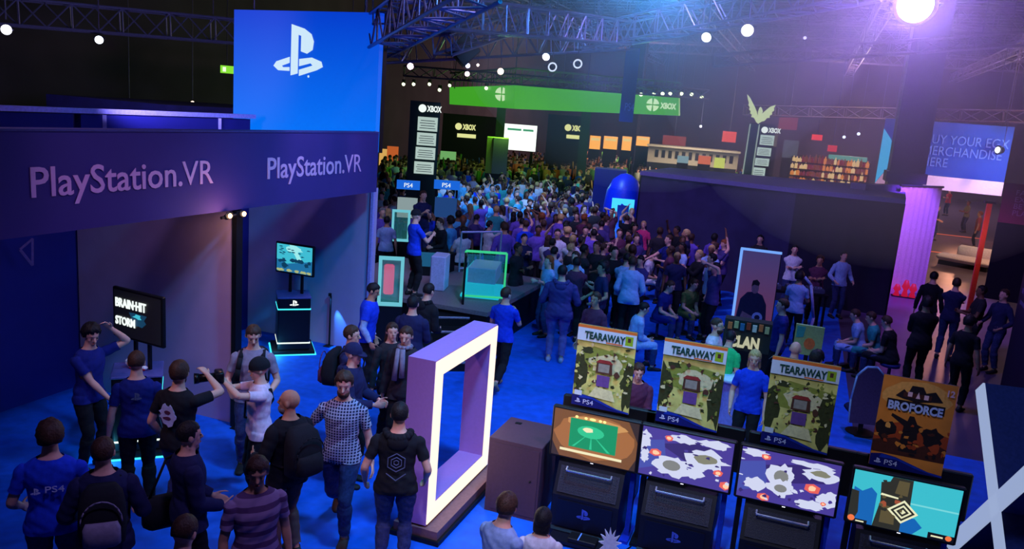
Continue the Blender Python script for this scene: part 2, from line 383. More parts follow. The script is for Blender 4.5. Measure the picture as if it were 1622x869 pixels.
def headwear(kind,m):
    b=MB()
    def k(d): return 1.
    if kind in('cap','beanie'):
        s=1.13 if kind=='cap' else 1.17
        vs=[];fs=[];nu,nv=20,8
        for j in range(nv+1):
            ph=PI*.53*j/nv
            for i in range(nu):
                t=2*PI*i/nu; vs.append((.079*s*math.sin(ph)*math.cos(t),-.012+.098*s*math.sin(ph)*math.sin(t),.03+.095*s*math.cos(ph)))
        for j in range(nv):
            for i in range(nu):
                a=j*nu+i;q=j*nu+(i+1)%nu; fs.append([a,a+nu,q+nu] if j==0 else [a,a+nu,q+nu,q])
        b.add(vs,fs)
        if kind=='cap':
            n=9; top=[(.075*math.sin(t),.075+.085*math.cos(t),.030-.02*math.cos(t)) for t in [(-PI/2+PI*i/(n-1)) for i in range(n)]]
            bot=[(x,y,z-.008) for x,y,z in top]
            b.add(top+bot,[list(range(n)),list(range(2*n-1,n-1,-1))]+[[i,n+i,n+i+1,i+1] for i in range(n-1)]+[[0,n-1,2*n-1,n]])
        else: b.loft([ring_pts(V(0,-.012,z),V(0,0,1),V(1,0,0),.092,.115,20) for z in(.01,.05)],caps=False)
    if kind=='headphones':
        pts=[(.088*math.cos(t)*1.05,-.01,.02+.108*math.sin(t)) for t in [PI*i/10 for i in range(11)]]
        b.path(pts,.009); 
        for s in(-1,1): b.tube((s*.078,-.01,-.0),(s*.106,-.01,-.0),.034,.03,12)
    return b.mesh(kind,[m],True)
DENIM=mat('denim',(44,54,100),.9,noise=.25,scale=40,bump=.3)
BLACKC=mat('black_cloth',(20,20,26),.9,noise=.2,bump=.3)
SHOE=mat('shoe_dark',(30,28,32),.6,noise=.1)
def cloth(name,rgb): return mat('cloth_'+name,rgb,.9,noise=.12,scale=25,bump=.25)
def dress(pd,top='tee',topm=None,legm=None,shoem=None,hair='short',hairc='brown',skin='fair',hat=None,hatm=None,face=True,beard=None,glasses=False,hood=False,shorts=False,seed=0,scarf=None):
    """list of (part name, mesh, parent part) in the figure's own space"""
    nm=pd['names'];t=pd['t'];s=pd['s']; is_=lambda *k: np.isin(nm,[a for a in k])
    sl={'tee':.62,'long':9,'jacket':9,'vest':0.05}[top]; off={'tee':.011,'long':.013,'jacket':.024,'vest':.012}[top]
    me=pd['me']; me.materials.clear(); me.materials.append(SKINS[skin]); out=[('body',me,None)]
    arms=(is_('uarmL','uarmR')&(t<sl))|((is_('farmL','farmR')&(t<.93)) if sl>1 else np.zeros(len(nm),bool))
    tor=is_('torso')|(is_('thighL','thighR')&(s>-.09))
    hem=-.085 if top!='jacket' else -.12
    if top=='jacket': tor=is_('torso')|(is_('thighL','thighR')&(s>-.13))
    shirt=(tor&(s>hem)&(s<.515))|arms
    ex=np.where(is_('torso','thighL','thighR'),np.clip((.15-s)/.25,0,1)*(.008 if top!='jacket' else .016),0)
    out.append(('jacket' if top=='jacket' else 'shirt',garment(pd,shirt,off,topm,'shirt',seed=seed,extra=ex,cuts=[(('torso','thighL','thighR'),'s',hem),(('torso','neck'),'s',.515),(('uarmL','uarmR'),'t',sl),(('farmL','farmR'),'t',.93)]),None))
    leg=(is_('thighL','thighR'))|(is_('shinL','shinR')&(t<(.9 if not shorts else -.9)))|(is_('torso')&(s<.02))
    if shorts: leg=leg&~(is_('thighL','thighR')&(t>.85))
    out.append(('shorts' if shorts else 'trousers',garment(pd,leg,.010,legm or DENIM,'trousers',seed=seed+3,extra=np.where(is_('shinL','shinR'),.008,0)),None))
    for k in'LR':
        g=garment(pd,is_('foot'+k)|(is_('shin'+k)&(t>.97)),.009,shoem or SHOE,'shoe',wr=0)
        if g: out.append(('shoe',g,None))
    MHb=pd['MH']
    def hm(me_):
        me_.transform(MHb); return me_
    h=hair_mesh(hair,HAIRS[hairc],seed) if not (hat in('cap','beanie') and hair in('short','buzz')) else hair_mesh('buzz',HAIRS[hairc],seed)
    if h: out.append(('hair',hm(h),None))
    if hat: out.append((hat,hm(headwear(hat,hatm or BLACKC)),None))
    if face:
        for sg in(-1,1):
            b=MB(); b.ell((sg*.030,.080,.008),(.009,.009,.0045),8,6); out.append(('eye',hm(b.mesh('eye',[EYE],True)),None))
        b=MB(); b.ell((0,.091,-.058),(.022,.007,.005),8,6); out.append(('mouth',hm(b.mesh('mouth',[LIP],True)),None))
    if glasses:
        b=MB()
        for sg in(-1,1):
            c=[(sg*.031+.022*math.cos(a),.101,.008+.016*math.sin(a)) for a in [2*PI*i/10 for i in range(11)]]; b.path(c,.0025,5)
            b.tube((sg*.053,.1,.012),(sg*.08,0,.01),.0025,n=5)
        b.tube((-.009,.102,.01),(.009,.102,.01),.0025,n=5); out.append(('spectacles',hm(b.mesh('spectacles',[EYE])),None))
    if beard:
        b=MB(); b.ell((0,.030,-.072),(.061,.070,.062),14,9,fn=lambda d:1.0 if (d.z<.35 and d.y>-.2) else .8); out.append(('beard',hm(b.mesh('beard',[HAIRS[beard]],True)),None))
    Tm=pd['T']
    if hood:
        b=MB(); ps=[Tm(.10*math.cos(a),-.02+.085*math.sin(a)*1.1-.03,.535+.02*math.sin(a)) for a in [PI*(1.05+.9*i/10)+0 for i in range(11)]]
        ps=[Tm(.115*math.cos(a),-.015+.115*math.sin(a),.53-.04*max(0,-math.sin(a))) for a in [-PI*.02-PI*.96*i/10 for i in range(11)]]
        for a,c in zip(ps,ps[1:]): b.tube(a,c,.036,.036,9)
        b.ell(tuple(Tm(0,-.125,.45)),(.10,.045,.085),12,8); out.append(('hood',b.mesh('hood',[topm],True),None))
    if scarf:
        b=MB(); ps=[Tm(.075*math.cos(a),.02+.08*math.sin(a),.55) for a in [2*PI*i/12 for i in range(13)]]
        for a,c in zip(ps,ps[1:]): b.tube(a,c,.024,.024,8)
        b.tube(Tm(.03,.13,.54),Tm(.05,.165,.15),.03,.035,8); b.tube(Tm(-.03,.13,.54),Tm(-.05,.165,.2),.03,.035,8)
        out.append(('scarf',b.mesh('scarf',[scarf],True),None))
    return [o for o in out if o[1] is not None]
def place_person(parts,loc,rz,label,scale=1.,group=None):
    r=thing('person',label,'person',loc,rz,group); r.scale=(scale,)*3
    for nme,me,_ in parts:
        o=bpy.data.objects.new(nme,me); COL.objects.link(o); o.parent=r
    return r
def yaw_for(loc,face):
    """face: 0 looks at the camera, 180 back to it, 90 towards picture right, -90 left"""
    a=math.atan2(-loc[1],-loc[0])            # direction to camera
    a=a+math.radians(face)                   # turning counter-clockwise seen from above = towards picture right
    return a-PI/2
def head_at(px,py,h,z0=0.): return G(px,py,z0+h).xy.to_3d()+Vector((0,0,z0))
def worn(person,name,label,cat,mesh_parts,group=None,origin=(0,0,1.0)):
    """a thing carried by a person: own top-level object, same pose space"""
    M=Matrix.Translation(person.location)@Matrix.Rotation(person.rotation_euler.z,4,'Z')@Matrix.Diagonal((*person.scale,1))
    r=thing(name,label,cat,M@Vector(origin),person.rotation_euler.z,group); r.scale=person.scale
    for nme,mb,m in mesh_parts:
        mb.v=[tuple(Vector(p)-Vector(origin)) for p in mb.v]; mb.build(nme,m,r,True)
    return r
def backpack(person,pd,label,cm,tm,big=1.):
    T=pd['T']; Rc=pd['Rc']; M=Matrix([list(r) for r in Rc]).to_4x4(); M.translation=Vector(T(0,-.125,.06))
    bag=MB()
    def rr(z,w,d,y=0): # rounded ring
        return [tuple(M@Vector((w*math.copysign(abs(math.cos(a))**.5,math.cos(a)),-d+y-d*math.copysign(abs(math.sin(a))**.6,math.sin(a)),z))) for a in [2*PI*i/20 for i in range(20)]]
    k=big
    bag.loft([rr(-.02,.10*k,.05),rr(0,.145*k,.085*k),rr(.12,.155*k,.095*k),rr(.28,.15*k,.085*k),rr(.38,.13*k,.065*k),rr(.43,.09*k,.04)])
    pk=MB(); 
    def rp(z,w,d): return [tuple(M@Vector((w*math.copysign(abs(math.cos(a))**.5,math.cos(a)),-.17*k-d*math.copysign(abs(math.sin(a))**.6,math.sin(a)),z))) for a in [2*PI*i/16 for i in range(16)]]
    pk.loft([rp(.0,.09*k,.03),rp(.03,.12*k,.055*k),rp(.15,.12*k,.055*k),rp(.2,.10*k,.03)])
    zp=MB(); zp.path([tuple(M@Vector((.13*k*math.cos(a),-.19*k,.20+.17*math.sin(a)))) for a in [PI*i/10 for i in range(11)]],.006,6)
    straps=[]
    for s in(-1,1):
        st=MB(); straps.append(('strap',st,cm))
        ps=[T(s*.085,-.12,.42),T(s*.10,-.06,.50),T(s*.11,.02,.505),T(s*.12,.10,.44),T(s*.135,.145,.32),T(s*.15,.12,.18),T(s*.155,.0,.10),T(s*.12,-.12,.10)]
        for a,b in zip(ps,ps[1:]): st.loft([ring_pts(a,b-a,pd['Rc']@V(1,0,0),.028,.009,8),ring_pts(b,b-a,pd['Rc']@V(1,0,0),.028,.009,8)])
    return worn(person,'backpack',label,'backpack',[('bag',bag,cm),('pocket',pk,tm),('zip',zp,tm)]+straps,origin=tuple(T(0,-.2,.06)))
# ------------------------------------------------------------------ hall structure
def board(px0,px1,pyt,pyb,d0,d1=None):
    """upright rectangle seen between two picture columns, standing d0..d1 metres away -> local frame, width, height"""
    d1=d0 if d1 is None else d1
    a=atD(px0,pyb,d0); b=atD(px1,pyb,d1); cx=(px0+px1)/2; d=(d0+d1)/2
    zb=atD(cx,pyb,d).z; zt=atD(cx,pyt,d).z
    a.z=zb; b.z=zb; return frame_from(a,b-a),(b-a).length,zt-zb
CARPET=mat('blue_carpet',(6,92,215),.7,noise=.15,scale=6,bump=.2,spec=.35)
b=MB(); b.box((0,35,-.05),(100,110,.1)); struct('floor',b,mat('hall_floor',(84,74,100),.35,noise=.2,scale=1.2))
b=MB(); b.box((-3.1,6.3,.004),(14.6,12.6,.008)); b.box((-4.6,18.6,.004),(11.6,12.0,.008)); struct('floor_carpet',b,CARPET)
DARKW=mat('hall_wall',(62,52,62),.9,noise=.25,scale=.4)
b=MB(); b.box((0,78,6),(100,.3,12)); struct('wall_far',b,DARKW)
b=MB(); b.box((-24,35,6),(.3,86,12)); struct('wall_left',b,DARKW)
b=MB(); b.box((30,35,6),(.3,86,12)); struct('wall_right',b,DARKW)
b=MB(); b.box((3,35,12.2),(60,90,.3))
for i in range(60): b.box((3,-6+i*1.4,12.0),(60,.12,.18))
struct('ceiling',b,mat('hall_roof',(58,52,70),.6,noise=.3,scale=.8))
STEEL=mat('dark_steel',(64,60,92),.5,.5,noise=.15); ALU=mat('truss_aluminium',(120,122,160),.35,.7,noise=.1)
ROOF=mat('roof_steel',(92,78,100),.6,.3,noise=.25)
def truss(name,label,a,b_,w,seg,m,r=.03,group=None,kind=None,tri=False):
    """box truss: four chords with zigzag lacing"""
    a=Vector(a);b_=Vector(b_); L=(b_-a).length; rt=(b_-a)/L; up=Vector((0,0,1)); sd=rt.cross(up).normalized(); up=sd.cross(rt).normalized()
    mb=MB(); hs=w/2; cor=[(1,1),(1,-1),(-1,-1),(-1,1)]
    for s,u in cor: mb.tube(sd*s*hs+up*u*hs,rt*L+sd*s*hs+up*u*hs,r,n=6)
    n=max(2,int(L/seg))
    for k in range(4):
        (s0,u0),(s1,u1)=cor[k],cor[(k+1)%4]
        for i in range(n):
            p=rt*(L*i/n); q=rt*(L*(i+.5)/n); t=rt*(L*(i+1)/n); o0=sd*s0*hs+up*u0*hs; o1=sd*s1*hs+up*u1*hs
            mb.tube(p+o0,q+o1,r*.55,n=4,caps=False); mb.tube(q+o1,t+o0,r*.55,n=4,caps=False)
            mb.tube(p+o0,p+o1,r*.55,n=4,caps=False)
    o=mb.build(name,m,None,False,loc=a)
    return tag(o,label,'truss' if kind is None else None,group,kind)
# roof beams of the hall
for i,(Y,z) in enumerate([(22,10.6),(30,10.8),(38,10.8),(46,10.8),(54,10.8),(62,10.8),(70,10.8)]):
    truss('ceiling_beam',None,(-22,Y,z),(30,Y+3,z),.9,1.8,ROOF,.055,kind='structure')
for i,X in enumerate((-14,-6,2,10,18)):
    truss('ceiling_beam',None,(X,24,9.9),(X,76,9.9),.6,2.2,ROOF,.04,kind='structure')
# hall columns
b=MB(); p=atD(1447,200,27); b.box((p.x,p.y,6),(.95,.95,12)); b.box((p.x,p.y,3.4),(1.1,1.1,.3)); struct('column',b,mat('column_paint',(60,48,84),.6))
for px,d,wd in((1005,60,1.1),(180,40,1.2),(80,34,1.0),(345,44,.8),(560,50,1)):
    b=MB(); p=atD(px,150,d); b.box((p.x,p.y,6),(wd,wd,12)); struct('column',b,DARKW)
# ------------------------------------------------------------------ booth on the left
FX=-6.68
FASC=mat('fascia_blue_purple',(60,42,116),.8,noise=.03,scale=3); PANEL=mat('panel_grey_lilac',(172,150,190),.8,noise=.03,scale=4)
BLK=mat('black_paint',(14,14,20),.5,noise=.1); SAT=mat('black_satin',(16,16,22),.3,noise=.1)
NAVY=mat('navy_graphic',(16,18,110),.8,noise=.05,scale=3); LIL=mat('lettering_lilac',(218,160,205),.6,noise=.02)
t=thing('booth_fascia','long purple-blue fascia over the left booth with two lilac wordmarks','fascia',(FX,3,2.92))
b=MB(); b.box((-.09,4.38,.485),(.18,8.76,.97)); b.build('fascia_panel',FASC,t)
b=MB(); b.box((-.09,4.38,.975),(.2,8.78,.02)); b.build('top_edge',mat('edge_trim',(60,56,120),.6),t)
for (x0,x1,yb) in((45,337,318),(421,572,287)):
    p0=atX(x0,yb,FX);p1=atX(x1,yb-30,FX); L=p1.y-p0.y; zb=3.28
    M=Matrix.Translation((.006,p0.y-3,zb-2.92))@frame_from((0,0,0),(0,1,0))
    sz=.40; 
    o=text('PlayStation.',sz,LIL,t,M,sx=.1,bold=.004); ow=max(v.co.x for v in o.data.vertices)
    wv=text('VR',sz,LIL,t,M,sx=.1); vw=max(v.co.x for v in wv.data.vertices)
    # stretch the two words to share the measured length
    k=L/(ow+vw)
    for q,off in((o,0),(wv,L*ow/(ow+vw))):
        q.matrix_local=M@Matrix.Translation((off,0,0))@Matrix.Rotation(PI/2,4,'X')@Matrix.Diagonal((k,1,1,1))
t=thing('partition_screen','grey lilac booth panel behind the wall screen showing white title letters','panel',(FX,8.35,0))
b=MB(); b.box((-1.42,.05,1.45),(2.72,.1,2.9)); b.build('panel_board',PANEL,t)
t2=thing('partition_screen','bright lilac booth panel behind the kiosk with a blue reef picture','panel',(FX,12.1,0))
p590=atY(590,400,12.1).x
b=MB(); b.box(((p590-FX+-2.9)/2,.05,1.47),(abs(-2.9-(p590-FX)),.1,2.94)); b.build('panel_board',PANEL,t2)
b=MB(); b.box((p590-FX-.02,-.03,1.95),(.05,.06,3.9)); b.build('edge_strip',mat('edge_strip_pale',(150,140,210),.5),t2)
b=MB(); b.box((-.02,-.04,1.45),(.07,.12,2.9)); b.build('corner_post',BLK,t)
BWALL=[( -9.5,2.0,8.35),( -9.5,8.45,12.1)]
t=thing('booth_back_wall','dark blue back wall of the booth with a pale arc and triangle mark','wall panel',(-9.5,2,0))
b=MB(); b.box((-.06,3.2,1.95),(.12,6.35,3.9)); b.build('wall_board',NAVY,t)
pts=[];ys=[k/20 for k in range(21)]
arc=[(5.9*0+6.35*u,2.05+.55*math.sin(u*PI*.62)) for u in ys]
b=MB(); poly=[(0,0.0)]+[( 6.35,0.0)]+[(x,z) for x,z in arc[::-1]]
M=frame_from((.004,0,0),(0,1,0)); b.add([(x,0,z) for x,z in poly],[list(range(len(poly)))],M=M); b.build('arc_field',mat('graphic_mid_blue',(26,40,150),.8,noise=.05,scale=3),t)
b=MB(); b.path([(0,0,z) if 0 else (x,-.003,z) for x,z in arc],.012,5,M=M); b.build('arc_line',mat('graphic_pale_blue',(90,100,190),.8),t)
p=[atX(a,c,-9.49) for a,c in((32,395),(52,378),(52,420),(32,395))]
b=MB(); b.path([Vector((.0,q.y-2,q.z)) for q in p],.02,5); b.build('triangle_mark',mat('graphic_lilac',(110,100,190),.8),t)
b=MB(); b.box((-9.56,10.3,1.95),(.12,3.6,3.9)); o=b.build('booth_back_wall',NAVY); tag(o,'plain dark blue back wall of the second booth bay','wall panel')
# open top of the booth: rim tubes
RIM=mat('rim_lilac',(150,150,220),.4,.3)
t=thing('booth_roof_frame','pale tube frame along the open top of the left booth','frame',(-9.5,2,3.9))
b=MB(); b.box((0,5.1,.05),(.09,10.2,.07)); b.build('rim_tube',RIM,t)
for yy in (1.5,4.2,6.9,9.3):
    b=MB(); b.bar((0,yy,0),(0,yy,-.9),.05); b.build('upright',RIM,t)
b=MB(); b.bar((0,4.2,0),(1.2,4.9,-.7),.04); b.build('brace',RIM,t)
# second dark booth behind it
b=MB(); b.box((-13.6,15.5,2.0),(3.2,5.5,4.0)); o=b.build('storage_block',mat('navy_drape',(22,24,80),.9,noise=.2,scale=3)); tag(o,'dark navy draped block behind the left booth','booth')
# big blue sign above
SIGNB=glow('sign_blue_light',(0,88,228),1.0)
M,wd,ht=board(369,594,18,228,16.4,14.2)
t=thing('illuminated_sign','large glowing blue square sign with white emblem above the left booth','sign',M.translation,math.atan2(M[1][0],M[0][0]))
def glow_grad(name,c0,c1,h,x=1.0):
    m=bpy.data.materials.new(name); m.use_nodes=True; nt=m.node_tree; bs=nt.nodes['Principled BSDF']; bs.inputs['Base Color'].default_value=(.02,.02,.05,1)
    tc=nt.nodes.new('ShaderNodeTexCoord'); sp=nt.nodes.new('ShaderNodeSeparateXYZ'); nt.links.new(tc.outputs['Object'],sp.inputs[0])
    mr=nt.nodes.new('ShaderNodeMapRange'); mr.inputs[1].default_value=0; mr.inputs[2].default_value=h; nt.links.new(sp.outputs[2],mr.inputs[0])
    rp=nt.nodes.new('ShaderNodeValToRGB'); rp.color_ramp.elements[0].color=list(lin(c0))+[1]; rp.color_ramp.elements[1].color=list(lin(c1))+[1]
    nt.links.new(mr.outputs[0],rp.inputs[0]); nt.links.new(rp.outputs[0],bs.inputs['Emission Color']); bs.inputs['Emission Strength'].default_value=x; return m
b=MB(); b.box((wd/2,.06,ht/2),(wd,.12,ht)); b.build('light_face',glow_grad('sign_backlight',(0,118,250),(6,62,205),ht),t)
b=MB(); b.box((wd/2,.16,ht/2),(wd+.02,.1,ht+.02)); b.build('sign_case',BLK,t)
lx,lz=(438-369)/231*wd,(228-119)/210*ht
logo(t,glow('emblem_white',(205,232,250),1.),(517-438)/231*wd,t=.01).matrix_local=Matrix.Translation((lx,-.012,lz))
b=MB(); b.ell((lx+.82,-.006,lz),(.022,.004,.022)); b.build('registered_mark',glow('emblem_white',(205,232,250)),t)
for xx in(.4,wd-.4):
    b=MB(); b.tube((xx,.1,ht),(xx,.1,ht+1.3),.012); b.build('hanging_wire',STEEL,t)
# clip lamps on the fascia
t=thing('clip_lamp','small warm spotlight pair clipped to the post under the fascia','lamp',atX(372,342,FX+.05))
b=MB(); b.tube((0,-.25,0),(0,.12,.02),.02); b.box((0,-.1,.03),(.05,.06,.05)); b.build('bracket',BLK,t)
for yy in(-.16,.1):
    b=MB(); b.tube((0,yy,0),(.07,yy-.03,.03),.035,.045,10); b.build('lamp_head',BLK,t)
    b=MB(); b.ell((.085,yy-.03,.03),(.02,.03,.03)); b.build('bulb',glow('warm_bulb',(255,190,120),14),t)
lamp('POINT',Vector(atX(372,342,FX+.28))+Vector((0,0,-.05)),(0,0,0),12,(1,.55,.3),.05)
# ------------------------------------------------------------------ kiosks
CYN=glow('strip_cyan',(60,225,235),1.6); WH=glow('strip_white',(225,240,225),1.5); LW=glow('logo_white',(235,240,235),1.2)
def kiosk(loc,rz,label,scr_label,shapes,tvw,tvh,tvz,tvrz):
    t=thing('demo_kiosk',label,'kiosk',loc,rz)
    s=.24; t.scale=(1.18,1.18,1)
    b=MB(); b.box((0,0,.53),(.46,.46,.92),bev=.015); b.build('kiosk_body',SAT,t)
    b=MB(); b.box((0,0,1.0),(.48,.48,.03),bev=.008); b.build('kiosk_top',mat('kiosk_top',(90,84,150),.3),t)
    b=MB(); b.box((0,0,.035),(.60,.60,.07)); b.build('plinth',BLK,t)
    for nme,z,m,q in(('upper_light_strip',.80,CYN,.468),('lower_light_strip',.20,WH,.468),('floor_light_strip',.012,CYN,.64)):
        b=MB(); b.box((0,0,z),(q,q,.022)); b.build(nme,m,t)
    logo(t,LW,.13,t=.003).matrix_local=Matrix.Translation((-.07,-.233,.86))
    b=MB(); b.box((0,0,0),(.06,.003,.02)); o=b.build('small_badge',mat('grey_badge',(120,120,140),.5),t); o.location=(.234,.05,.9); o.rotation_euler=(0,0,PI/2)
    tv=thing('wall_screen',scr_label,'television',Vector(loc)+Vector((0,0,tvz)),tvrz)
    b=MB(); b.box((0,.03,0),(tvw,.05,tvh),bev=.01); b.build('bezel',BLK,tv)
    for x in(-.12,.12):
        b=MB(); b.box((x,.075,(1.017-tvz)/2),(.045,.03,tvz-1.017)); b.build('screen_post',BLK,tv)
    art(tv,'screen_picture',tvw-.06,tvh-.06,shapes,Matrix.Translation((-tvw/2+.03,.003,-tvh/2+.03)))
    return t
R2=random.Random(3)
SB=[glow('scr_'+n,c,e) for n,c,e in(('deep',(12,60,90),1),('teal',(60,180,200),1.1),('pale',(150,225,225),1.1),('sand',(170,180,120),1),('black',(8,10,14),.6),('white',(230,240,235),1.2),('blue',(30,110,160),1))]
sh=[(SB[6],rect(0,0,1,1)),(SB[1],[(0,.45),(.3,.3),(1,.5),(1,1),(0,1)]),(SB[2],disc(.5,.85,.22,.12,14,0,.3,R2)),(SB[2],[(.35,1),(.5,1),(.75,.4),(.6,.45)])]
sh+=[(SB[0],disc(R2.random()*.9+.05,R2.random()*.35+.12,.07,.07,9,0,.4,R2)) for _ in range(12)]+[(SB[3],disc(R2.random(),.06,.07,.05,9,0,.4,R2)) for _ in range(7)]+[(SB[0],disc(R2.random()*.9+.05,R2.random()*.5+.45,.05,.02,8,0,.3,R2)) for _ in range(14)]
sh=[(m,[(min(1,max(0,u)),min(1,max(0,v))) for u,v in p]) for m,p in sh]
k2=G(455,560)+Vector((-.08,.25,0))
K2=kiosk(k2,math.radians(40),'black kiosk with light strips in front of the bright lilac panel','wall screen showing a blue underwater reef above the far kiosk',sh,.78,.54,1.62,0)
sh=[(SB[4],rect(0,0,1,1)),(SB[0],disc(.52,.45,.2,.16,12,0,.4,R2)),(SB[1],disc(.5,.5,.09,.05,9,0,.5,R2))]
p=atD(217,500,10.2); k1=Vector((p.x,p.y,0))
K1=kiosk(k1,math.radians(42),'black kiosk with cyan strips behind the staff in dark blue shirts','black wall screen with white title letters on the near kiosk',sh,.86,.62,1.66,math.radians(-6))
tv1=[o for o in bpy.data.objects if o.name.startswith('wall_screen')][-1]
text('BRAIN·HIT',.15,SB[5],tv1,frame_from((-.37,-.006,.08),(1,0,0)),sx=.75,bold=.004); text('STORM',.14,SB[5],tv1,frame_from((-.37,-.006,-.14),(1,0,0)),sx=.75,bold=.004)
# blue accent lights beside kiosks
for kk,dx,py_ in((k2,.42,12.1),(k1,.62,8.35)):
    src=Vector((kk.x+dx,py_-.10,.92))
    lamp('SPOT',src,(src.x+.28,py_-.035,.0),150,(.04,.30,1),.015,34,.35)
    t=thing('uplight','small black downlight throwing a blue wedge on the '+('bright lilac' if kk is k2 else 'shaded lilac')+' panel','lamp',(src.x,py_-.10,0),0)
    b=MB(); b.box((0,.03,.47),(.025,.025,.94)); b.box((0,0,.01),(.14,.14,.02)); b.build('stand',BLK,t)
    b=MB(); b.tube((0,0,.99),(0,0,.94),.03,.03,10); b.build('lamp_head',BLK,t)
    lamp('POINT',(kk.x+.0,kk.y-.5,.15),(0,0,0),8,(.1,.75,1),.1)
t=thing('guitar_peripheral','red and white plastic game prop on top of the near kiosk','game controller',k1+Vector((0,-.02,1.02)),.1)
b=MB(); b.box((.02,0,.03),(.26,.07,.05),bev=.02); b.box((-.1,0,.07),(.1,.06,.08),bev=.02); b.build('shell',mat('prop_white',(230,220,230),.4),t)
b=MB(); b.box((.04,-.037,.02),(.22,.006,.02)); b.build('red_stripe',mat('prop_red',(200,40,60),.5),t)
# ------------------------------------------------------------------ square light frame
FXX=-3.17; PUR=mat('frame_side_paint',(176,128,200),.6,noise=.03); CREAM=glow('frame_cream_light',(255,234,214),1.25)
y0,y1=atX(674,830,FXX).y,atX(772,725,FXX).y; zt=atX(680,578,FXX).z; zb=.17
t=thing('square_light_frame','tall open square frame with cream glowing face on the blue carpet','light frame',(FXX,y0,0))
L=y1-y0; H=zt-zb; sw=.19; dp=.30
def openframe(mb,x0,x1,yy0,yy1,z0,z1,s):
    mb.box(((x0+x1)/2,(yy0+yy1)/2,z0+s/2),(x1-x0,yy1-yy0,s)); mb.box(((x0+x1)/2,(yy0+yy1)/2,z1-s/2),(x1-x0,yy1-yy0,s))
    mb.box(((x0+x1)/2,yy0+s/2,(z0+z1)/2),(x1-x0,s,z1-z0-2*s)); mb.box(((x0+x1)/2,yy1-s/2,(z0+z1)/2),(x1-x0,s,z1-z0-2*s))
b=MB(); openframe(b,-dp,0,0,L,zb,zt,sw); b.build('frame_body',PUR,t)
b=MB(); openframe(b,0,.012,.012,L-.012,zb+.012,zt-.012,sw-.02); b.build('light_face',CREAM,t)
lamp('AREA',(FXX+.03,(y0+y1)/2,1.05),(FXX+2,(y0+y1)/2,1.0),14,(1,.78,.66),1.4)  # added area lamp, strengthens the frame's own cream glow
b=MB(); b.box((-.10,L/2,.075),(.50,L+.06,.15)); b.build('plinth',mat('plinth_cream_lit',(120,84,90),.6),t)  # warm tint from the cream face put into the plinth colour
b=MB(); b.box((-.10,L/2,.03),(.56,L+.12,.06)); b.build('plinth_foot',BLK,t)
# ------------------------------------------------------------------ cross light symbol at right
XC=G(1578,805,.95); XW=glow('cross_cold_light',(186,206,250),.62)
t=thing('cross_light_symbol','pale glowing X shaped symbol standing at the right edge','light symbol',(XC.x,XC.y,0),math.radians(10))
for nme,ang in(('diagonal_bar',48),('diagonal_bar',-48)):
    M=Matrix.Translation((0,0,.98))@Matrix.Rotation(math.radians(ang),4,'X')
    b=MB(); b.box((.24,0,0),(.50,2.55,.20),M=M); b.build(nme,mat('cross_side_paint',(74,80,130),.7),t)
    b=MB(); b.box((-.02,0,0),(.02,2.55,.20),M=M); b.build('light_face',XW,t)
b=MB(); b.box((.24,0,.03),(.7,1.9,.06)); b.build('plinth',BLK,t)
# ------------------------------------------------------------------ plain cabinet
t=thing('storage_cabinet','plain brown-grey cabinet beside the card game screen','cabinet',(-2.57,7.8,0))
bk=G(807,659,.88).y-7.8
b=MB(); b.box((0,bk/2,.44),(.62,bk,.88),bev=.006); b.build('cabinet_body',mat('cabinet_brown',(74,50,66),.7,noise=.06),t)
b=MB(); b.box((-.16,bk-.15,.884),(.07,.05,.006)); b.build('cable_port',BLK,t)
b=MB(); b.box((.02,-.003,.44),(.52,.006,.78)); b.build('door_panel',mat('cabinet_brown',(92,64,86)),t)
b=MB(); b.ell((.2,-.012,.47),(.012,.01,.012)); b.build('knob',BLK,t)
# ------------------------------------------------------------------ demo pods with screens
PODS=[(-2.19,'card'),(-1.24,'cat'),(-.25,'cat2'),(.78,'temple')]
POD=mat('pod_black',(14,15,30),.45,noise=.1); GRILL=mat('pod_grille',(36,36,54),.5,noise=.4,scale=160,bump=.5); BAR=mat('handle_metal',(190,200,235),.25,.8)
SIDE_LIT=mat('pod_side_blue_lit',(20,50,190),.4)  # blue light on the right-hand posts put into the base colour
def S(n,c,e=1.): return glow('scr_'+n,c,e)
def card(r):
    sh=[(S('wood',(120,76,30)),rect(0,0,1,1)),(S('wood_mid',(165,105,50)),disc(.5,.52,.47,.47,20,0,.06,r)),(S('wood_hi',(205,150,85)),disc(.5,.8,.36,.13,16,0,.1,r)),(S('dark_corner',(50,34,22)),[(0,0),(.1,0),(0,.3)]),(S('dark_corner',(50,34,22)),[(1,1),(.88,1),(1,.6)]),(S('dark_corner',(50,34,22)),[(1,0),(1,.25),(.93,0)])]
    sh+=[(S('felt',(0,140,90),1.1),rect(.2,.24,.76,.86)),(S('felt_hi',(40,190,135),1.1),disc(.45,.62,.16,.13,16)),(S('felt_hi',(40,190,135),1.1),[(.44,.6),(.24,.26),(.27,.26)]),(S('felt_hi',(40,190,135),1.1),[(.46,.6),(.45,.26),(.48,.26)]),(S('felt_hi',(40,190,135),1.1),[(.46,.6),(.66,.26),(.7,.26)])]
    sh+=[(S('cream',(235,225,180),1.1),rect(.1,.13,.84,.185)),(S('cream',(235,225,180),1.1),disc(.42,.66,.06,.05,10,0,.2,r))]
    sh+=[(S('lampspot',(255,225,140),1.3),disc(x,.9,.02+.02*(abs(x-.46)<.05),.03,8)) for x in(.27,.46,.55,.6,.38)]
    return sh
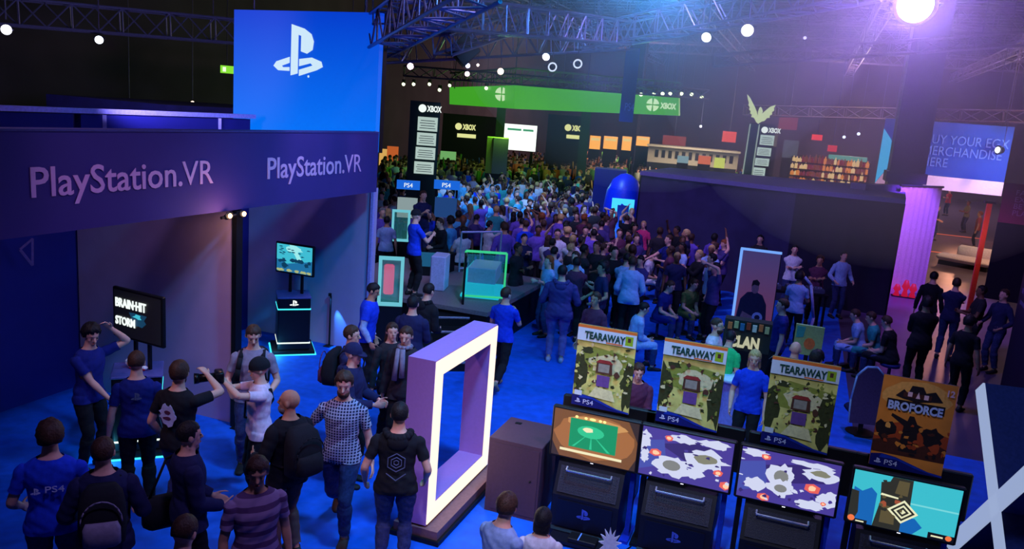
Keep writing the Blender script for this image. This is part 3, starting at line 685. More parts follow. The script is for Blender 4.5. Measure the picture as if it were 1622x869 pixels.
def cat(r,flip=0):
    bg=S('violet',(72,58,150)); W=S('lightlilac',(200,205,230),1.1); GR=S('greyblob',(128,130,128)); RD=S('coral',(215,90,80),1.2); PK=S('peach',(255,190,150),1.2); OL=S('olive',(130,130,110))
    fx=lambda u:(1-u if flip==2 else u)
    sh=[(bg,rect(0,0,1,1)),(S('violet_dark',(52,38,110)),[(.2,.7),(.7,.9),(.9,.6),(.5,.45)]),(S('violet_blue',(70,80,170)),[(0,.1),(.3,.3),(.25,.8),(0,.7)])]
    if flip==0: blobs=[(.02,.72,.1,.2,0),(.36,.30,.20,.22,1),(.62,.26,.1,.12,0),(.45,.88,.17,.08,0),(.72,.55,.22,.2,2),(.8,.9,.16,.08,0),(.05,.4,.05,.13,0)]
    else: blobs=[(.43,.55,.15,.27,1),(.44,.32,.13,.16,1),(.18,.30,.10,.13,0),(.14,.92,.13,.07,0),(.82,.74,.17,.14,2),(.92,.28,.1,.17,0),(.7,.9,.2,.05,0),(.75,.12,.15,.09,0)]
    for x,y,a,c,k in blobs:
        sh.append((W,disc(x,y,a,c,22,0,.28,r)))
        if k==1: sh.append((GR,disc(x,y,a*.5,c*.48,14)))
        if k==2: sh.append((OL,disc(x-.01,y+.02,a*.55,c*.45,12,0,.2,r)))
    for x,y,a in (((.17,.5,.07),(.97,.12,.07),(.3,.85,.05),(.87,.35,.05)) if flip==0 else ((.28,.08,.07),(.75,.45,.08),(.25,.88,.05),(.88,.2,.03))):
        sh.append((RD,disc(x,y,a,a*1.3,6,.4,.2,r))); sh.append((PK,disc(x,y,a*.55,a*.7,8,0,.2,r)))
    for k in range(26):
        x,y=r.random(),r.random()*.9+.05; sh.append(((W,bg,S('violet_dark',(52,38,110)))[k%3],disc(x,y,.015+.02*r.random(),.012+.02*r.random(),7,0,.5,r)))
    return [(m,[(min(1,max(0,u)),min(1,max(0,v))) for u,v in p]) for m,p in sh]
def temple(r):
    CYS=S('cyan_sky',(60,190,205)); BL=S('bluewater',(20,100,180)); DK=S('ruin_dark',(44,44,34)); MD=S('ruin_mid',(90,80,50)); CR=S('ruin_cream',(225,225,185),1.1)
    sh=[(CYS,rect(0,0,1,1)),(S('cyan_pale',(120,215,220)),rect(.55,.55,1,.58)),(BL,[(.02,0),(.24,0),(.24,.62),(.18,.72),(.1,.62),(.02,.68)]),(BL,[(.46,0),(.62,0),(.7,.16),(.62,.3),(.5,.28)]),
        (DK,[(0,0),(.05,0),(.09,.2),(.07,.6),(0,.62)]),(DK,[(.24,0),(.5,0),(.5,.3),(.56,.42),(.55,1),(.36,1),(.34,.9),(.26,.86),(.28,.5)]),(MD,[(.3,.1),(.44,.1),(.42,.42),(.3,.45)]),(MD,[(.4,.7),(.52,.68),(.52,.95),(.42,.95)]),
        (S('ruin_orange',(160,80,50)),disc(.31,.46,.035,.05,8,0,.3,r)),(S('ruin_orange',(160,80,50)),disc(.44,.55,.03,.04,8,0,.3,r)),(CR,[(.27,.62),(.44,.6),(.44,.63),(.28,.66)])]
    for k,(s,m) in enumerate(((.145,CR),(.115,DK),(.085,CR),(.06,DK),(.03,CR))): sh.append((m,[(.5-s,.38),(.5,.38-s*1.55),(.5+s,.38),(.5,.38+s*1.55)]))
    sh+=[(S('hud_black',(14,14,18)),rect(0,.0,.19,.07)),(S('hud_black',(14,14,18)),rect(.76,0,1,.12)),(S('hud_orange',(225,110,60),1.2),disc(.035,.07,.035,.06,10)),(S('hud_orange',(225,110,60),1.2),disc(.95,.07,.03,.05,10)),(CR,rect(.08,.02,.16,.045)),(CR,rect(.79,.045,.9,.075))]
    for k in range(14): sh.append(((DK,MD)[k%2],disc(.27+.25*r.random(),.1+.85*r.random(),.02,.03,7,0,.4,r)))
    return [(m,[(min(1,max(0,u)),min(1,max(0,v))) for u,v in p]) for m,p in sh]
def clampshapes(sh): return [(m,[(min(1,max(0,u)),min(1,max(0,v))) for u,v in p]) for m,p in sh]
SCR={'card':(card(R2),'card game on green felt','leftmost black screen pod, under the green card game screen'),'cat':(cat(R2,0),'violet game with one large grey-eyed pale shape and coral spots','black screen pod under the second screen, beside the card game'),
     'cat2':(cat(R2,1),'violet game with two stacked grey discs in a pale shape','black screen pod under the third screen from the cabinet'),'temple':(temple(R2),'turquoise ruins game with a square spiral mark','rightmost black screen pod, under the turquoise screen')}
TW,TH=.96,.57
for i,(x,k) in enumerate(PODS):
    shp,lab,plab=SCR[k]
    tv=thing('television','wide television showing a '+lab,'television',(x+TW/2,7.8,.82),0,'televisions on the front row of pods')
    b=MB(); b.box((0,.045,TH/2),(TW,.07,TH),bev=.012); b.build('bezel',BLK,tv)
    b=MB(); b.box((0,.10,TH*.45),(TW*.6,.05,TH*.55),bev=.02); b.build('back_housing',BLK,tv)
    art(tv,'screen_picture',TW-.05,TH-.05,shp,Matrix.Translation((-TW/2+.025,.008,.028)),dz=.00025)
    b=MB(); b.box((0,.004,.013),(.03,.004,.006)); b.build('indicator',glow('led_white',(230,230,250),2),tv)
    p=thing('demo_pod',plab,'demo pod',(x+TW/2,7.8,0),0,'front row of screen pods')
    b=MB()
    # sloped cabinet profile extruded along x
    prof=[(-.16,0),(.42,0),(.42,.78),(.02,.78),(-.12,.46),(-.12,.10),(-.16,.08)]
    b.prism([(a,z) for a,z in prof],.72,M=Matrix.Translation((-.36,0,0))@Matrix.Rotation(PI/2,4,'Z')@Matrix.Diagonal((1,-1,1,1)))
    b.build('cabinet_body',POD,p)
    b=MB(); sl=Matrix.Translation((0,-.055,.62))@Matrix.Rotation(math.radians(-23.6),4,'X')
    b.box((0,-.006,0),(.64,.012,.28),M=sl)
    for q in range(9):
        for c in range(22): b.box((-.29+c*.0276,-.014,-.11+q*.027),(.012,.005,.010),M=sl)
    b.build('vent_grille',GRILL,p)
    b=MB(); b.path([(-.24,-.06,.77),(-.24,-.10,.745),(.24,-.10,.745),(.24,-.06,.77)],.010,8); b.build('handle_bar',BAR,p)
    b=MB(); b.box((0,-.128,.27),(.60,.012,.30)); b.build('lower_door',mat('pod_door',(12,14,34),.35),p)
    logo(p,mat('emblem_blue',(60,80,190),.4),.15,t=.004).matrix_local=Matrix.Translation((-.075,-.14,.25))
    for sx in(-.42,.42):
        b=MB(); b.box((sx,.22,.62),(.05,.10,1.24)); b.box((sx,.22,.02),(.09,.4,.04)); b.build('side_post',SIDE_LIT if sx>0 else POD,p)
    b=MB(); b.box((0,.22,1.0),(.84,.04,.06)); b.build('cross_brace',POD,p)
    # console on a shelf
    b=MB(); b.box((0,-.24,.05),(.62,.2,.03)); b.build('foot_shelf',POD,p)
    c=thing('game_console','black game console on the foot of the '+('leftmost','second','third','rightmost')[i]+' screen pod','game console',(x+TW/2+.05,7.55,.066),0,'consoles at the foot of the pods')
    b=MB(); b.box((0,0,.025),(.30,.15,.05),bev=.006); b.build('shell',BLK,c)
    b=MB(); b.box((-.04,0,.051),(.01,.15,.003)); b.build('light_line',glow('led_blue',(60,110,255),2),c)
    cb=MB(); pts=[(x+TW+.01,8.0,.012),(x+TW+.03,7.8,.012),(x+TW-.04,7.6,.012),(x+TW+.04,7.45,.012),(x+TW-.05,7.3,.012)]
    cb.path(pts,.008,6); o=cb.build('power_cable',BLK); tag(o,'thin black cable on the carpet right of the '+('leftmost','second','third','rightmost')[i]+' pod','cable','cables between the pods')
# ------------------------------------------------------------------ posters on the rear pods
def meadow(r):
    OR=mat('print_orange',(226,120,50),.7,noise=.03); PW=mat('print_white',(205,225,240),.7,noise=.03); YG=mat('print_meadow',(214,216,122),.7,noise=.2,scale=8); DG=mat('print_dark_green',(56,64,34),.7,noise=.2); MG=mat('print_mid_green',(140,154,64),.7,noise=.1); CRM=mat('print_cream',(222,222,170),.7); BRN=mat('print_brown',(84,54,44),.7); PL=mat('print_purple',(104,72,150),.7)
    sh=[(YG,rect(0,0,1,1)),(MG,[(0,.6),(.3,.75),(1,.68),(1,.5),(.6,.42),(0,.45)]),(CRM,disc(.55,.55,.3,.12,16,0,.2,r))]
    sh+=[(DG,disc(.07,.42,.12,.26,16,0,.35,r)),(DG,disc(.93,.34,.13,.3,16,0,.35,r)),(DG,disc(.2,.70,.12,.04,12,0,.4,r))]
    for _ in range(80): sh.append(((DG,MG,YG,CRM,BRN)[r.randrange(5)],disc(r.random(),.16+.62*r.random(),.012+.028*r.random(),.008+.02*r.random(),8,0,.6,r)))
    sh+=[(CRM,[(.28,.14),(.75,.12),(.68,.25),(.4,.27)]),(PL,rect(.40,.28,.62,.42)),(BRN,[(.37,.44),(.66,.44),(.64,.58),(.38,.58)]),(mat('print_grey',(150,150,140),.7),rect(.41,.46,.6,.56)),(mat('print_red',(150,50,50),.7),[(.36,.57),(.66,.57),(.6,.61),(.42,.61)]),(BRN,disc(.74,.45,.05,.04,8,0,.3,r)),(PW,rect(.04,.13,.17,.19))]
    sh+=[(PW,rect(0,.81,1,.965)),(OR,rect(0,.965,1,1)),(mat('print_badge_green',(150,190,40),.7),rect(.82,.83,.95,.94)),(BRN,rect(.86,.87,.91,.92)),(OR,rect(.5,.815,.78,.83))]
    return clampshapes(sh)
def desert(r):
    O1=mat('print_sunset',(226,136,52),.7,noise=.15,scale=4); O2=mat('print_rust',(168,66,30),.7,noise=.2,scale=6); O3=mat('print_amber',(240,170,84),.7,noise=.1); BK=mat('print_night',(30,20,26),.7); DB=mat('print_deep_brown',(74,34,26),.7); LV=mat('print_lavender',(180,196,240),.6); PK=mat('print_pink',(236,190,200),.6)
    sh=[(O1,rect(0,0,1,1)),(O3,disc(.5,.8,.46,.17,18,0,.1,r)),(O2,[(0,.45),(.35,.52),(1,.44),(1,.15),(0,.15)]),(DB,[(0,.15),(1,.15),(1,.30),(.8,.36),(.6,.26),(.3,.34),(0,.28)])]
    sh+=[(BK,disc(.15,.42,.13,.10,14,0,.4,r)),(BK,[(.36,.2),(.62,.2),(.58,.42),(.64,.5),(.56,.52),(.5,.6),(.44,.6),(.42,.54),(.2,.6),(.19,.57),(.38,.48)]),(BK,disc(.78,.40,.15,.11,14,0,.3,r)),(O3,disc(.17,.46,.04,.03,8,0,.3,r)),(O2,disc(.85,.3,.08,.05,10,0,.4,r))]
    for _ in range(26): sh.append(((BK,O2,DB,O1)[r.randrange(4)],disc(r.random(),.16+.34*r.random(),.02+.03*r.random(),.012+.02*r.random(),8,0,.5,r)))
    sh+=[(BK,[(.2,.8),(.3,.88),(.36,.84),(.4,.93),(.55,.93),(.6,.87),(.72,.9),(.84,.8),(.7,.79),(.5,.76),(.3,.78)]),(DB,rect(.3,.8,.68,.85))]
    sh+=[(PK,[(.36,.81),(.42,.81),(.42,.86),(.36,.86)]),(PK,[(.47,.80),(.53,.80),(.50,.87)]),(PK,[(.58,.80),(.64,.80),(.64,.85),(.58,.85)]),(BK,rect(.1,.66,.88,.76))]
    return clampshapes(sh),LV,PK
POST=[(-2.17,'meadow'),(-1.20,'meadow'),(-.08,'meadow'),(.985,'desert')]
PS4B=mat('print_console_blue',(16,50,170),.6); PS4N=mat('print_console_navy',(10,20,110),.6); PTX=mat('print_lettering_pale',(200,205,250),.6)
TTL=mat('print_title_green',(20,70,60),.7)
POSY=8.5
plabs=['first from the cabinet, behind the card game screen','second from the cabinet, above the violet screens','third from the cabinet, beside the fair-haired staff woman','']
for i,(x,kind) in enumerate(POST):
    w,h=.665,.95; z=1.19
    lab=('green meadow game poster, '+plabs[i]) if kind=='meadow' else 'orange desert game poster with dark figures on the rightmost rear pod'
    p=thing('game_poster',lab,'poster',(x,POSY,z),0,'posters on the rear pods')
    b=MB(); b.box((w/2,.012,h/2),(w,.022,h)); b.build('backing_board',mat('board_edge',(60,50,50),.7),p)
    if kind=='meadow': sh=meadow(R2)
    else: sh,LV,PK=desert(R2)
    art(p,'poster_print',w,h,sh,Matrix.Translation((0,.0,0)),dz=.00025)
    # wave-shaped blue strip
    b=MB(); b.prism([(0,-.0),(w,-.0),(w,.02),(w*.8,.035),(w*.6,.075),(w*.35,.125),(w*.15,.14),(0,.12)],.003,M=Matrix.Translation((0,-.020,0))); b.build('blue_strip',PS4N,p)
    b=MB(); b.prism([(w*.12,.095),(w*.35,.10),(w*.65,.04),(w,.0),(w,.018),(w*.8,.033),(w*.6,.073),(w*.35,.12),(w*.15,.135)],.002,M=Matrix.Translation((0,-.022,0))); b.build('blue_wave',PS4B,p)
    logo(p,PTX,.065,t=.003).matrix_local=Matrix.Translation((.04,-.026,.035))
    text('PS4',.075,PTX,p,frame_from((.13,-.023,.03),(1,0,0)),sx=1.15,ext=.001)
    if kind=='meadow': text('TEARAWAY',.115,TTL,p,frame_from((.085,-.030,.80),(1,0,0)),sx=.74,ext=.001,bold=.004)
    else:
        text('BROFORCE',.115,LV,p,frame_from((.075,-.030,.625),(1,0,0)),sx=.84,ext=.001,bold=.005); text('12',.085,PK,p,frame_from((w-.10,-.030,.84),(1,0,0)),sx=.9,ext=.001,bold=.003)
    q=thing('rear_pod','black rear screen pod carrying the '+('first meadow poster','second meadow poster','third meadow poster','orange desert poster')[i],'demo pod',(x+.42,POSY+.05,0),0,'rear row of screen pods facing away')
    b=MB(); b.box((0,.05,1.0),(1.08,.07,.50),bev=.012); b.build('screen_back',BLK,q)
    b=MB(); b.box((0,.10,.62),(.12,.06,1.24)); b.build('post',POD,q)
    b=MB(); b.box((0,.34,.38),(.72,.46,.76),bev=.01); b.build('cabinet_body',POD,q)
    b=MB(); b.box((-.12,.03,1.22),(.62,.03,.08)); b.build('poster_holder',BLK,q)
    b=MB(); b.box((0,.093,1.0),(.98,.01,.44)); b.build('screen_face',glow('scr_dim_blue',(60,120,180),.9),q)
# spiky white paper star on a pod corner
t=thing('star_cutout','white spiky star-shaped cut-out near the bottom edge beside the seated players','cut-out',G(966,862,.55))
b=MB(); pl=[((.11 if k%2 else .055)*math.cos(2*PI*k/26)*1.,(.17 if k%2 else .09)*math.sin(2*PI*k/26)) for k in range(26)]
b.prism(pl,.012,M=Matrix.Translation((0,0,0))); b.build('star_board',mat('star_white',(215,220,250),.6),t)
b=MB(); b.box((0,.02,-.36),(.02,.02,.42)); b.box((0,.02,-.545),(.2,.2,.012)); b.build('stand',BLK,t)
# lavender demo plinths among the pods
LAV=mat('plinth_lavender',(130,130,205),.5); 
def plinth(px,py,label,topc,h=.95,d=None):
    g=G(px,py,h); t=thing('tapered_plinth',label,'plinth',(g.x,g.y,0))
    b=MB(); b.loft([ring_pts(V(0,0,z),V(0,0,1),V(1,0,0),r,r*.8,20) for z,r in((0,.26),(.05,.25),(.5,.15),(h-.12,.20),(h-.04,.22))]); b.build('column',LAV,t,True)
    b=MB(); b.loft([ring_pts(V(0,0,z),V(0,0,1),V(1,0,0),r,r*.8,24) for z,r in((h-.04,.30),(h,.31),(h+.01,.29))]); b.build('table_top',topc,t,True)
    b=MB(); b.loft([ring_pts(V(0,0,z),V(0,0,1),V(1,0,0),r,r*.8,24) for z,r in((0.004,.34),(.04,.33))]); b.build('foot_ring',glow('foot_ring_blue',(40,80,220),.9),t)
    return t
plinth(1165,597,'lavender waisted plinth with pale round top behind the second meadow poster',mat('plinth_top_pale',(190,220,235),.4))
# seat pod: pale blue curved chair beside orange poster
t=thing('gaming_chair','pale-edged curved high-back chair between meadow and desert posters','chair',G(1362,690,0)*1.0)
t.scale=(.66,.66,.82); M=Matrix.Rotation(math.radians(15),4,'Z')
b=MB(); ps=[(-.30,0,.25),(-.33,0,.7),(-.28,0,1.15),(-.1,0,1.32),(.12,0,1.33),(.28,0,1.2),(.33,0,.7),(.30,0,.25)]
b.path(ps,.03,8,M=M); b.build('pale_rim',mat('rim_pale_blue',(140,180,225),.4),t,True)
b=MB(); b.prism([(p[0],p[2]) for p in ps],.10,M=M@Matrix.Translation((0,-.05,0))); b.build('backrest',mat('chair_mauve',(84,62,96),.7),t)
b=MB(); b.box((0,.3,.42),(.56,.56,.14),bev=.05,M=M); b.build('seat',mat('chair_navy',(20,26,70),.7),t)
b=MB(); b.box((0,.2,.17),(.1,.1,.34)); b.loft([ring_pts(V(0,.2,z),V(0,0,1),V(1,0,0),.32,.3,18) for z in(0.004,.03)]); b.build('pedestal',BLK,t)
# ------------------------------------------------------------------ black theatre block
A=G(1017,275,2.95);B_=G(1262,303,2.95);C_=G(1432,320,2.95)
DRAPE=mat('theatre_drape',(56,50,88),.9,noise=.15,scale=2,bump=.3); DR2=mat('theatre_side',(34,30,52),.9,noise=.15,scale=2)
t=thing('theatre_block','long dark draped theatre block behind the crowd, right of centre','booth',(B_.x,B_.y,0))
def wallseg(name,P,Q,m,pleat=.0):
    P=Vector((P.x-B_.x,P.y-B_.y,0));Q=Vector((Q.x-B_.x,Q.y-B_.y,0)); d=(Q-P); L=d.length; u=d/L; n=Vector((u.y,-u.x,0)); k=int(L/.14); b=MB(); vs=[]
    for i in range(k+1):
        q=P+u*(L*i/k)+n*(.03*math.sin(i*2.1)); vs+= [tuple(q),tuple(q+Vector((0,0,2.95)))]
    b.add(vs,[[2*i,2*i+2,2*i+3,2*i+1] for i in range(k)]); b.build(name,m,t,True)
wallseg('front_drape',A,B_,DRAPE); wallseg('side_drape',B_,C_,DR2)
back=Vector((.5,5.5,0)); b=MB()
top=[A,B_,C_,C_+back,A+back*.6]; vs=[((p.x-B_.x)*1.01,(p.y-B_.y)-.08,3.03) for p in top]; b.add(vs+[(x,y,z-.12) for x,y,z in vs],[[0,1,2,3,4],[9,8,7,6,5]]+[[i,5+i,5+(i+1)%5,(i+1)%5] for i in range(5)]); b.build('roof_cover',mat('theatre_roof',(112,98,160),.8,noise=.1),t)
for p in(A,B_,C_):
    b=MB(); b.box((p.x-B_.x,p.y-B_.y+.1,1.45),(.1,.1,2.9)); b.build('corner_post',BLK,t)
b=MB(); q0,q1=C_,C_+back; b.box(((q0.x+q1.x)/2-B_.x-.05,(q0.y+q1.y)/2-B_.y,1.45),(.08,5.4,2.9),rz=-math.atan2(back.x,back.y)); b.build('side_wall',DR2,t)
# ------------------------------------------------------------------ signs and stands beyond the crowd
GREENB=glow('sign_green_light',(62,160,38),1.0); WHG=glow('sign_lettering_pale',(200,230,180),1.)
def xlogo(b,cx,cz,r,M,mi=0):
    # ring and crossed arms of a round emblem
    pts=[(cx+r*math.cos(a),cz+r*math.sin(a)) for a in [2*PI*i/20 for i in range(20)]]
    for k in range(4):
        a=PI/4+k*PI/2; arc=[(cx+r*math.cos(a-.62+.155*i*1.),cz+r*math.sin(a-.62+.155*i)) for i in range(9)]
        b.prism([(cx+.12*r*math.cos(a),cz+.12*r*math.sin(a))]+arc if False else [(cx+.1*r*math.cos(k*PI/2+PI/4-PI/4+PI/4),cz+.1*r*math.sin(k*PI/2+PI/4))]+[( cx+r*math.cos(k*PI/2+.18+.25*i),cz+r*math.sin(k*PI/2+.18+.25*i)) for i in range(6)],.03,mi,M)
t=thing('ring_sign','large hanging green ring sign with pale round emblems over the far stand','sign',atD(815,172,40))
o0=t.location.copy()
def gp(px,py,d): return atD(px,py,d)-o0
corner=(815,135,172,40); left=(712,138,165,48); right=(1075,155,183,46)
for nme,a,b2 in(('green_panel',left,corner),('green_panel',corner,right)):
    p=[gp(a[0],a[2],a[3]),gp(b2[0],b2[2],b2[3]),gp(b2[0],b2[1],b2[3]),gp(a[0],a[1],a[3])]
    off=Vector((0,.5,0)); b=MB(); b.add([*p,*[q+off for q in p]],[[0,1,2,3],[7,6,5,4],[0,4,5,1],[1,5,6,2],[2,6,7,3],[3,7,4,0]])
    o=b.build(nme,glow('sign_green_light',(48,140,28),1.),t)
    rail=MB(); rail.tube(p[3]+Vector((0,0,.35)),p[2]+Vector((0,0,.35)),.05); rail.tube(p[3]+Vector((0,0,.8)),p[2]+Vector((0,0,.8)),.05)
    n=14
    for i in range(n): 
        q=p[3].lerp(p[2],(i+.5)/n); rail.tube(q,q+Vector((0,0,.8)),.025); rail.tube(q+Vector((0,0,.35)),p[3].lerp(p[2],(i+1.2)/n)+Vector((0,0,.8)),.02)
    rail.build('top_rail',mat('rail_green',(70,100,50),.5),t)
for px,pt,pb,d in((792,138,160,41.2),(1030,157,177,44.6)):
    M,w,h=board(px-10,px+45 if px>1000 else px+12,pt,pb,d-.25,d)
    M=M.copy(); M.translation=M.translation-o0+Vector((0,-.15,0)); b=MB(); xlogo(b,.45,h/2,.34,M); b.build('round_emblem',WHG,t)
    text('XBOX' if px>1000 else 'XBOX',h*.62,WHG,t,M@Matrix.Translation((.88,-.0,h*.28)),sx=.7,ext=.01,bold=.02)
for px,d in((720,47),(815,40.3),(930,42),(1070,46)):
    p=atD(px,140,d); b=MB(); b.tube(p-o0,Vector((p.x,p.y,11.8))-o0,.03); b.build('hanging_wire',STEEL,t)
# row of bulbs on the ring
RL_=((713,133,48),(771,137,43),(1016,147,44),(1036,147,44.5),(1050,146,45),(1062,146,45.5),(1080,146,46),(1096,147,47),(1112,152,47),(697,140,46),(681,131,47),(656,131,47),(640,131,47))
for px,py,d in RL_:
    q=atD(px,py,d); nth=sorted([q_[0] for q_ in RL_]).index(px); t2=thing('ring_light',('first','second','third','fourth','fifth','sixth','seventh','eighth','ninth','tenth','eleventh','twelfth','last')[nth]+' from the left of the small lamps along the green ring sign','lamp',q,0,'small lamps along the green ring sign')
    b=MB(); b.tube((0,0,-.05),(0,0,.18),.10,.12,8); b.build('lamp_head',BLK,t2); b=MB(); b.tube((0,0,.1),(0,0,11.9-q.z),.012,n=5); b.build('drop_rod',STEEL,t2); b=MB(); b.ell((0,-.05,-.08),(.10,.10,.10),8,6); b.build('bulb',glow('small_bulb',(225,240,190),3),t2)
# black pillars and information tower
PBK=mat('pillar_green_black',(22,44,40),.6,noise=.05)
def pillar(px0,px1,pt,pb,d,label,m=PBK,name='display_pillar',depth=.6):
    M,w,h=board(px0,px1,pt,pb,d); t=thing(name,label,'pillar',(M.translation.x,M.translation.y,0),math.atan2(M[1][0],M[0][0])); zt=M.translation.z+h
    b=MB(); b.box((w/2,depth/2,zt/2),(w,depth,zt)); b.build('pillar_body',m,t); return t,w,zt,M
pillar(783,797,165,232,42,'slim dark pillar under the corner of the green ring sign')
pillar(916,931,170,235,43,'dark green pillar beneath the long side of the ring sign')
def infotower(px0,px1,pt,pb,d,label,panels,logo_y,lab):
    t,w,zt,M=pillar(px0,px1,pt,pb,d,label,name='information_tower')
    pw=(panels[0][2]-panels[0][0]); sc=w/(px1-px0)
    for (a,y0,c,y1) in panels:
        z1=atD((a+c)/2,y0,d).z; z0=atD((a+c)/2,y1,d).z; b=MB(); b.box(((a+c)/2*sc-px0*sc,-.02,(z0+z1)/2),((c-a)*sc,.04,z1-z0)); o=b.build('lit_panel',glow('panel_pale_green',(178,200,192),.95),t)
        b=MB()
        for q in range(4): b.box(((a+c)/2*sc-px0*sc,-.045,z0+(z1-z0)*(.2+.18*q)),((c-a)*sc*(.8-.1*(q%2)),.006,(z1-z0)*.05))
        b.build('text_lines',mat('panel_text_grey',(90,110,110),.7),o)
    z=atD(px0+20,logo_y,d).z; b=MB(); b.ell(((panels[0][0]-px0)*sc+.12,-.03,z+.02),(.12,.03,.12)); b.build('round_emblem',WHL,t)
    text(lab,.24,WHL,t,Matrix.Translation(((panels[0][0]-px0)*sc+.27,-.03,z-.06)),sx=.62,ext=.01,bold=.01)
WHL=glow('sign_white',(225,235,230),1.2)
infotower(643,690,160,300,25,'black-green information tower with four lit panels, left of the ring sign',[(656,185,687,207),(656,210,686,230),(655,233,686,252),(654,256,685,275)],172,'XBOX')
infotower(1172,1215,195,300,32,'slim black tower with lit panels below the winged emblem',[(1193,213,1215,229),(1191,233,1213,246),(1190,250,1212,262),(1188,265,1208,282)],205,'XBOX')
tw=[o for o in COL.objects if o.get('label','').startswith('slim black tower')][0]
b=MB(); q0=[(0,0),(.52,0),(.44,.35),(.40,.7),(.42,1.0),(.06,1.0),(.02,.5)]; zt_=atD(1190,196,32).z
b.prism([(x*.92,z*zt_) for x,z in q0],.05,M=Matrix.Translation((0,-.06,0))); b.build('green_side_panel',mat('tower_green',(60,120,96),.6),tw)
b=MB(); b.path([(x*.92,-.08,z*zt_) for x,z in q0[1:5]],.03,6); b.path([(x*.92,-.08,z*zt_) for x,z in (q0[0],q0[6],q0[5])],.03,6); b.build('white_edge',glow('edge_soft_white',(170,190,180),.6),tw)
# winged emblem
M,w,h=board(1177,1225,150,196,32); t=thing('winged_emblem','pale green winged bird emblem standing on the slim tower','emblem',(M.translation.x,M.translation.y,M.translation.z),math.atan2(M[1][0],M[0][0]))
GW=glow('emblem_green_lit',(205,222,160),.95)  # green light on the gold statue put into its colour and glow
def fx(pts): return [(x*w,z*h) for x,z in pts]
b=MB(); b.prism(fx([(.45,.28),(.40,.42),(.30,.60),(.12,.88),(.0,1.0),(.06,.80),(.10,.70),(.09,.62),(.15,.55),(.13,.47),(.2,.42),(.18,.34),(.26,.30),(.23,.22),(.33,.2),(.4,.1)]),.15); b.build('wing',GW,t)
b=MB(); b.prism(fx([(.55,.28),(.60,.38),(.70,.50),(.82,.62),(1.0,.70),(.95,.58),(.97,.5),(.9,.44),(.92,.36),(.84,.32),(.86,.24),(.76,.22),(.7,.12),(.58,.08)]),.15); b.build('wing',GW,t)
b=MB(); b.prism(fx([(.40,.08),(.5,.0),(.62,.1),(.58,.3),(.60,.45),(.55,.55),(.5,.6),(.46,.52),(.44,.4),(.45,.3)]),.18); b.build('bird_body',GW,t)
lamp('POINT',atD(800,200,36),(0,0,0),420,(.35,1,.15),.4)  # two unseen green lamps added to tint the stands below the sign
lamp('POINT',atD(1010,200,38),(0,0,0),260,(.35,1,.15),.4)
# stand walls under the ring
SZ0=.8
def farboard(px0,px1,pt,pb,d,m,name,label,cat='board',depth=.2,z0=None):
    M,w,h=board(px0,px1,pt,pb,d); gz=M.translation.z; t=thing(name,label,cat,tuple(M.translation),math.atan2(M[1][0],M[0][0])); b=MB(); b.box((w/2,depth/2,h/2),(w,depth,h)); b.build('board_body',m,t)
    if name in('bar_counter','lettered_counter','red_banner','stand_wall','olive_block','blue_stand','stage_monitor','cafe_building','stall_front','lit_kiosk_front'):
        gz-=SZ0 if name in('red_banner','stage_monitor') else 0; b=MB(); b.box((w/2,depth/2,-gz/2),(w*.98,depth*.96,gz)); b.build('base',BLK,t)
    return t,w,h
BLKW=mat('stand_black',(26,22,30),.8)
for a,c,lb in((697,785,'left'),(862,918,'right')):
    t,w,h=farboard(a,c,182,262,48,BLKW,'stand_wall','black far stand wall '+lb+' of the bright projection screen','stand wall',.4)
    cxp={697:717,862:889}[a]; zz=lambda y:(262-y)/80*h; xx=(cxp-a)/(c-a)*w
    b=MB(); b.ell((xx+.2,-.05,zz(201)),(.2,.04,.2)); b.build('round_emblem',glow('emblem_yellowish',(225,225,150),1.),t)
    text('XBOX',.42,glow('emblem_yellowish',(225,225,150)),t,Matrix.Translation((xx+.46,-.03,zz(205))),sx=.62,ext=.01,bold=.02)
    b=MB(); b.box((xx+.7,-.03,zz(215)),(1.1,.04,.22)); b.build('caption_bar',glow('emblem_yellowish',(225,225,150)),t)
t,w,h=farboard(793,848,197,238,46,glow('projection_white',(235,245,235),1.5),'projection_screen','bright white projection screen under the green ring sign','screen',.1)
b=MB(); b.box((w*.35,-.02,h*.8),(w*.4,.02,h*.08)); b.box((w*.75,-.02,h*.8),(w*.3,.02,h*.08)); b.build('caption',glow('caption_green',(60,150,110),1),t)
for xx in(.2,w-.2):
    b=MB(); b.box((xx,.15,-1.2),(.15,.15,2.4)); b.build('leg',BLKW,t)
t,w,h=farboard(768,802,218,275,36,mat('cube_olive',(120,130,50),.7),'olive_block','olive green block wall among the far crowd','stand wall',1.2)
b=MB(); b.box((w*.65,-.03,h*.5),(w*.7,.06,h)); b.build('grey_face',mat('cube_grey',(90,90,92),.7),t)
# blue vertical banner
t,w,h=farboard(980,1002,75,193,30,mat('banner_blue',(28,44,140),.8),'hanging_banner','tall narrow blue banner hanging before the ring sign','banner',.05)
text('PS4',.4,mat('banner_text',(90,110,200),.8),t,Matrix.Translation((w*.3,-.01,.4)),sx=.6)
b=MB(); b.tube((w/2,.02,h),(w/2,.02,11.9-t.location.z),.015); b.build('hanging_wire',STEEL,t)
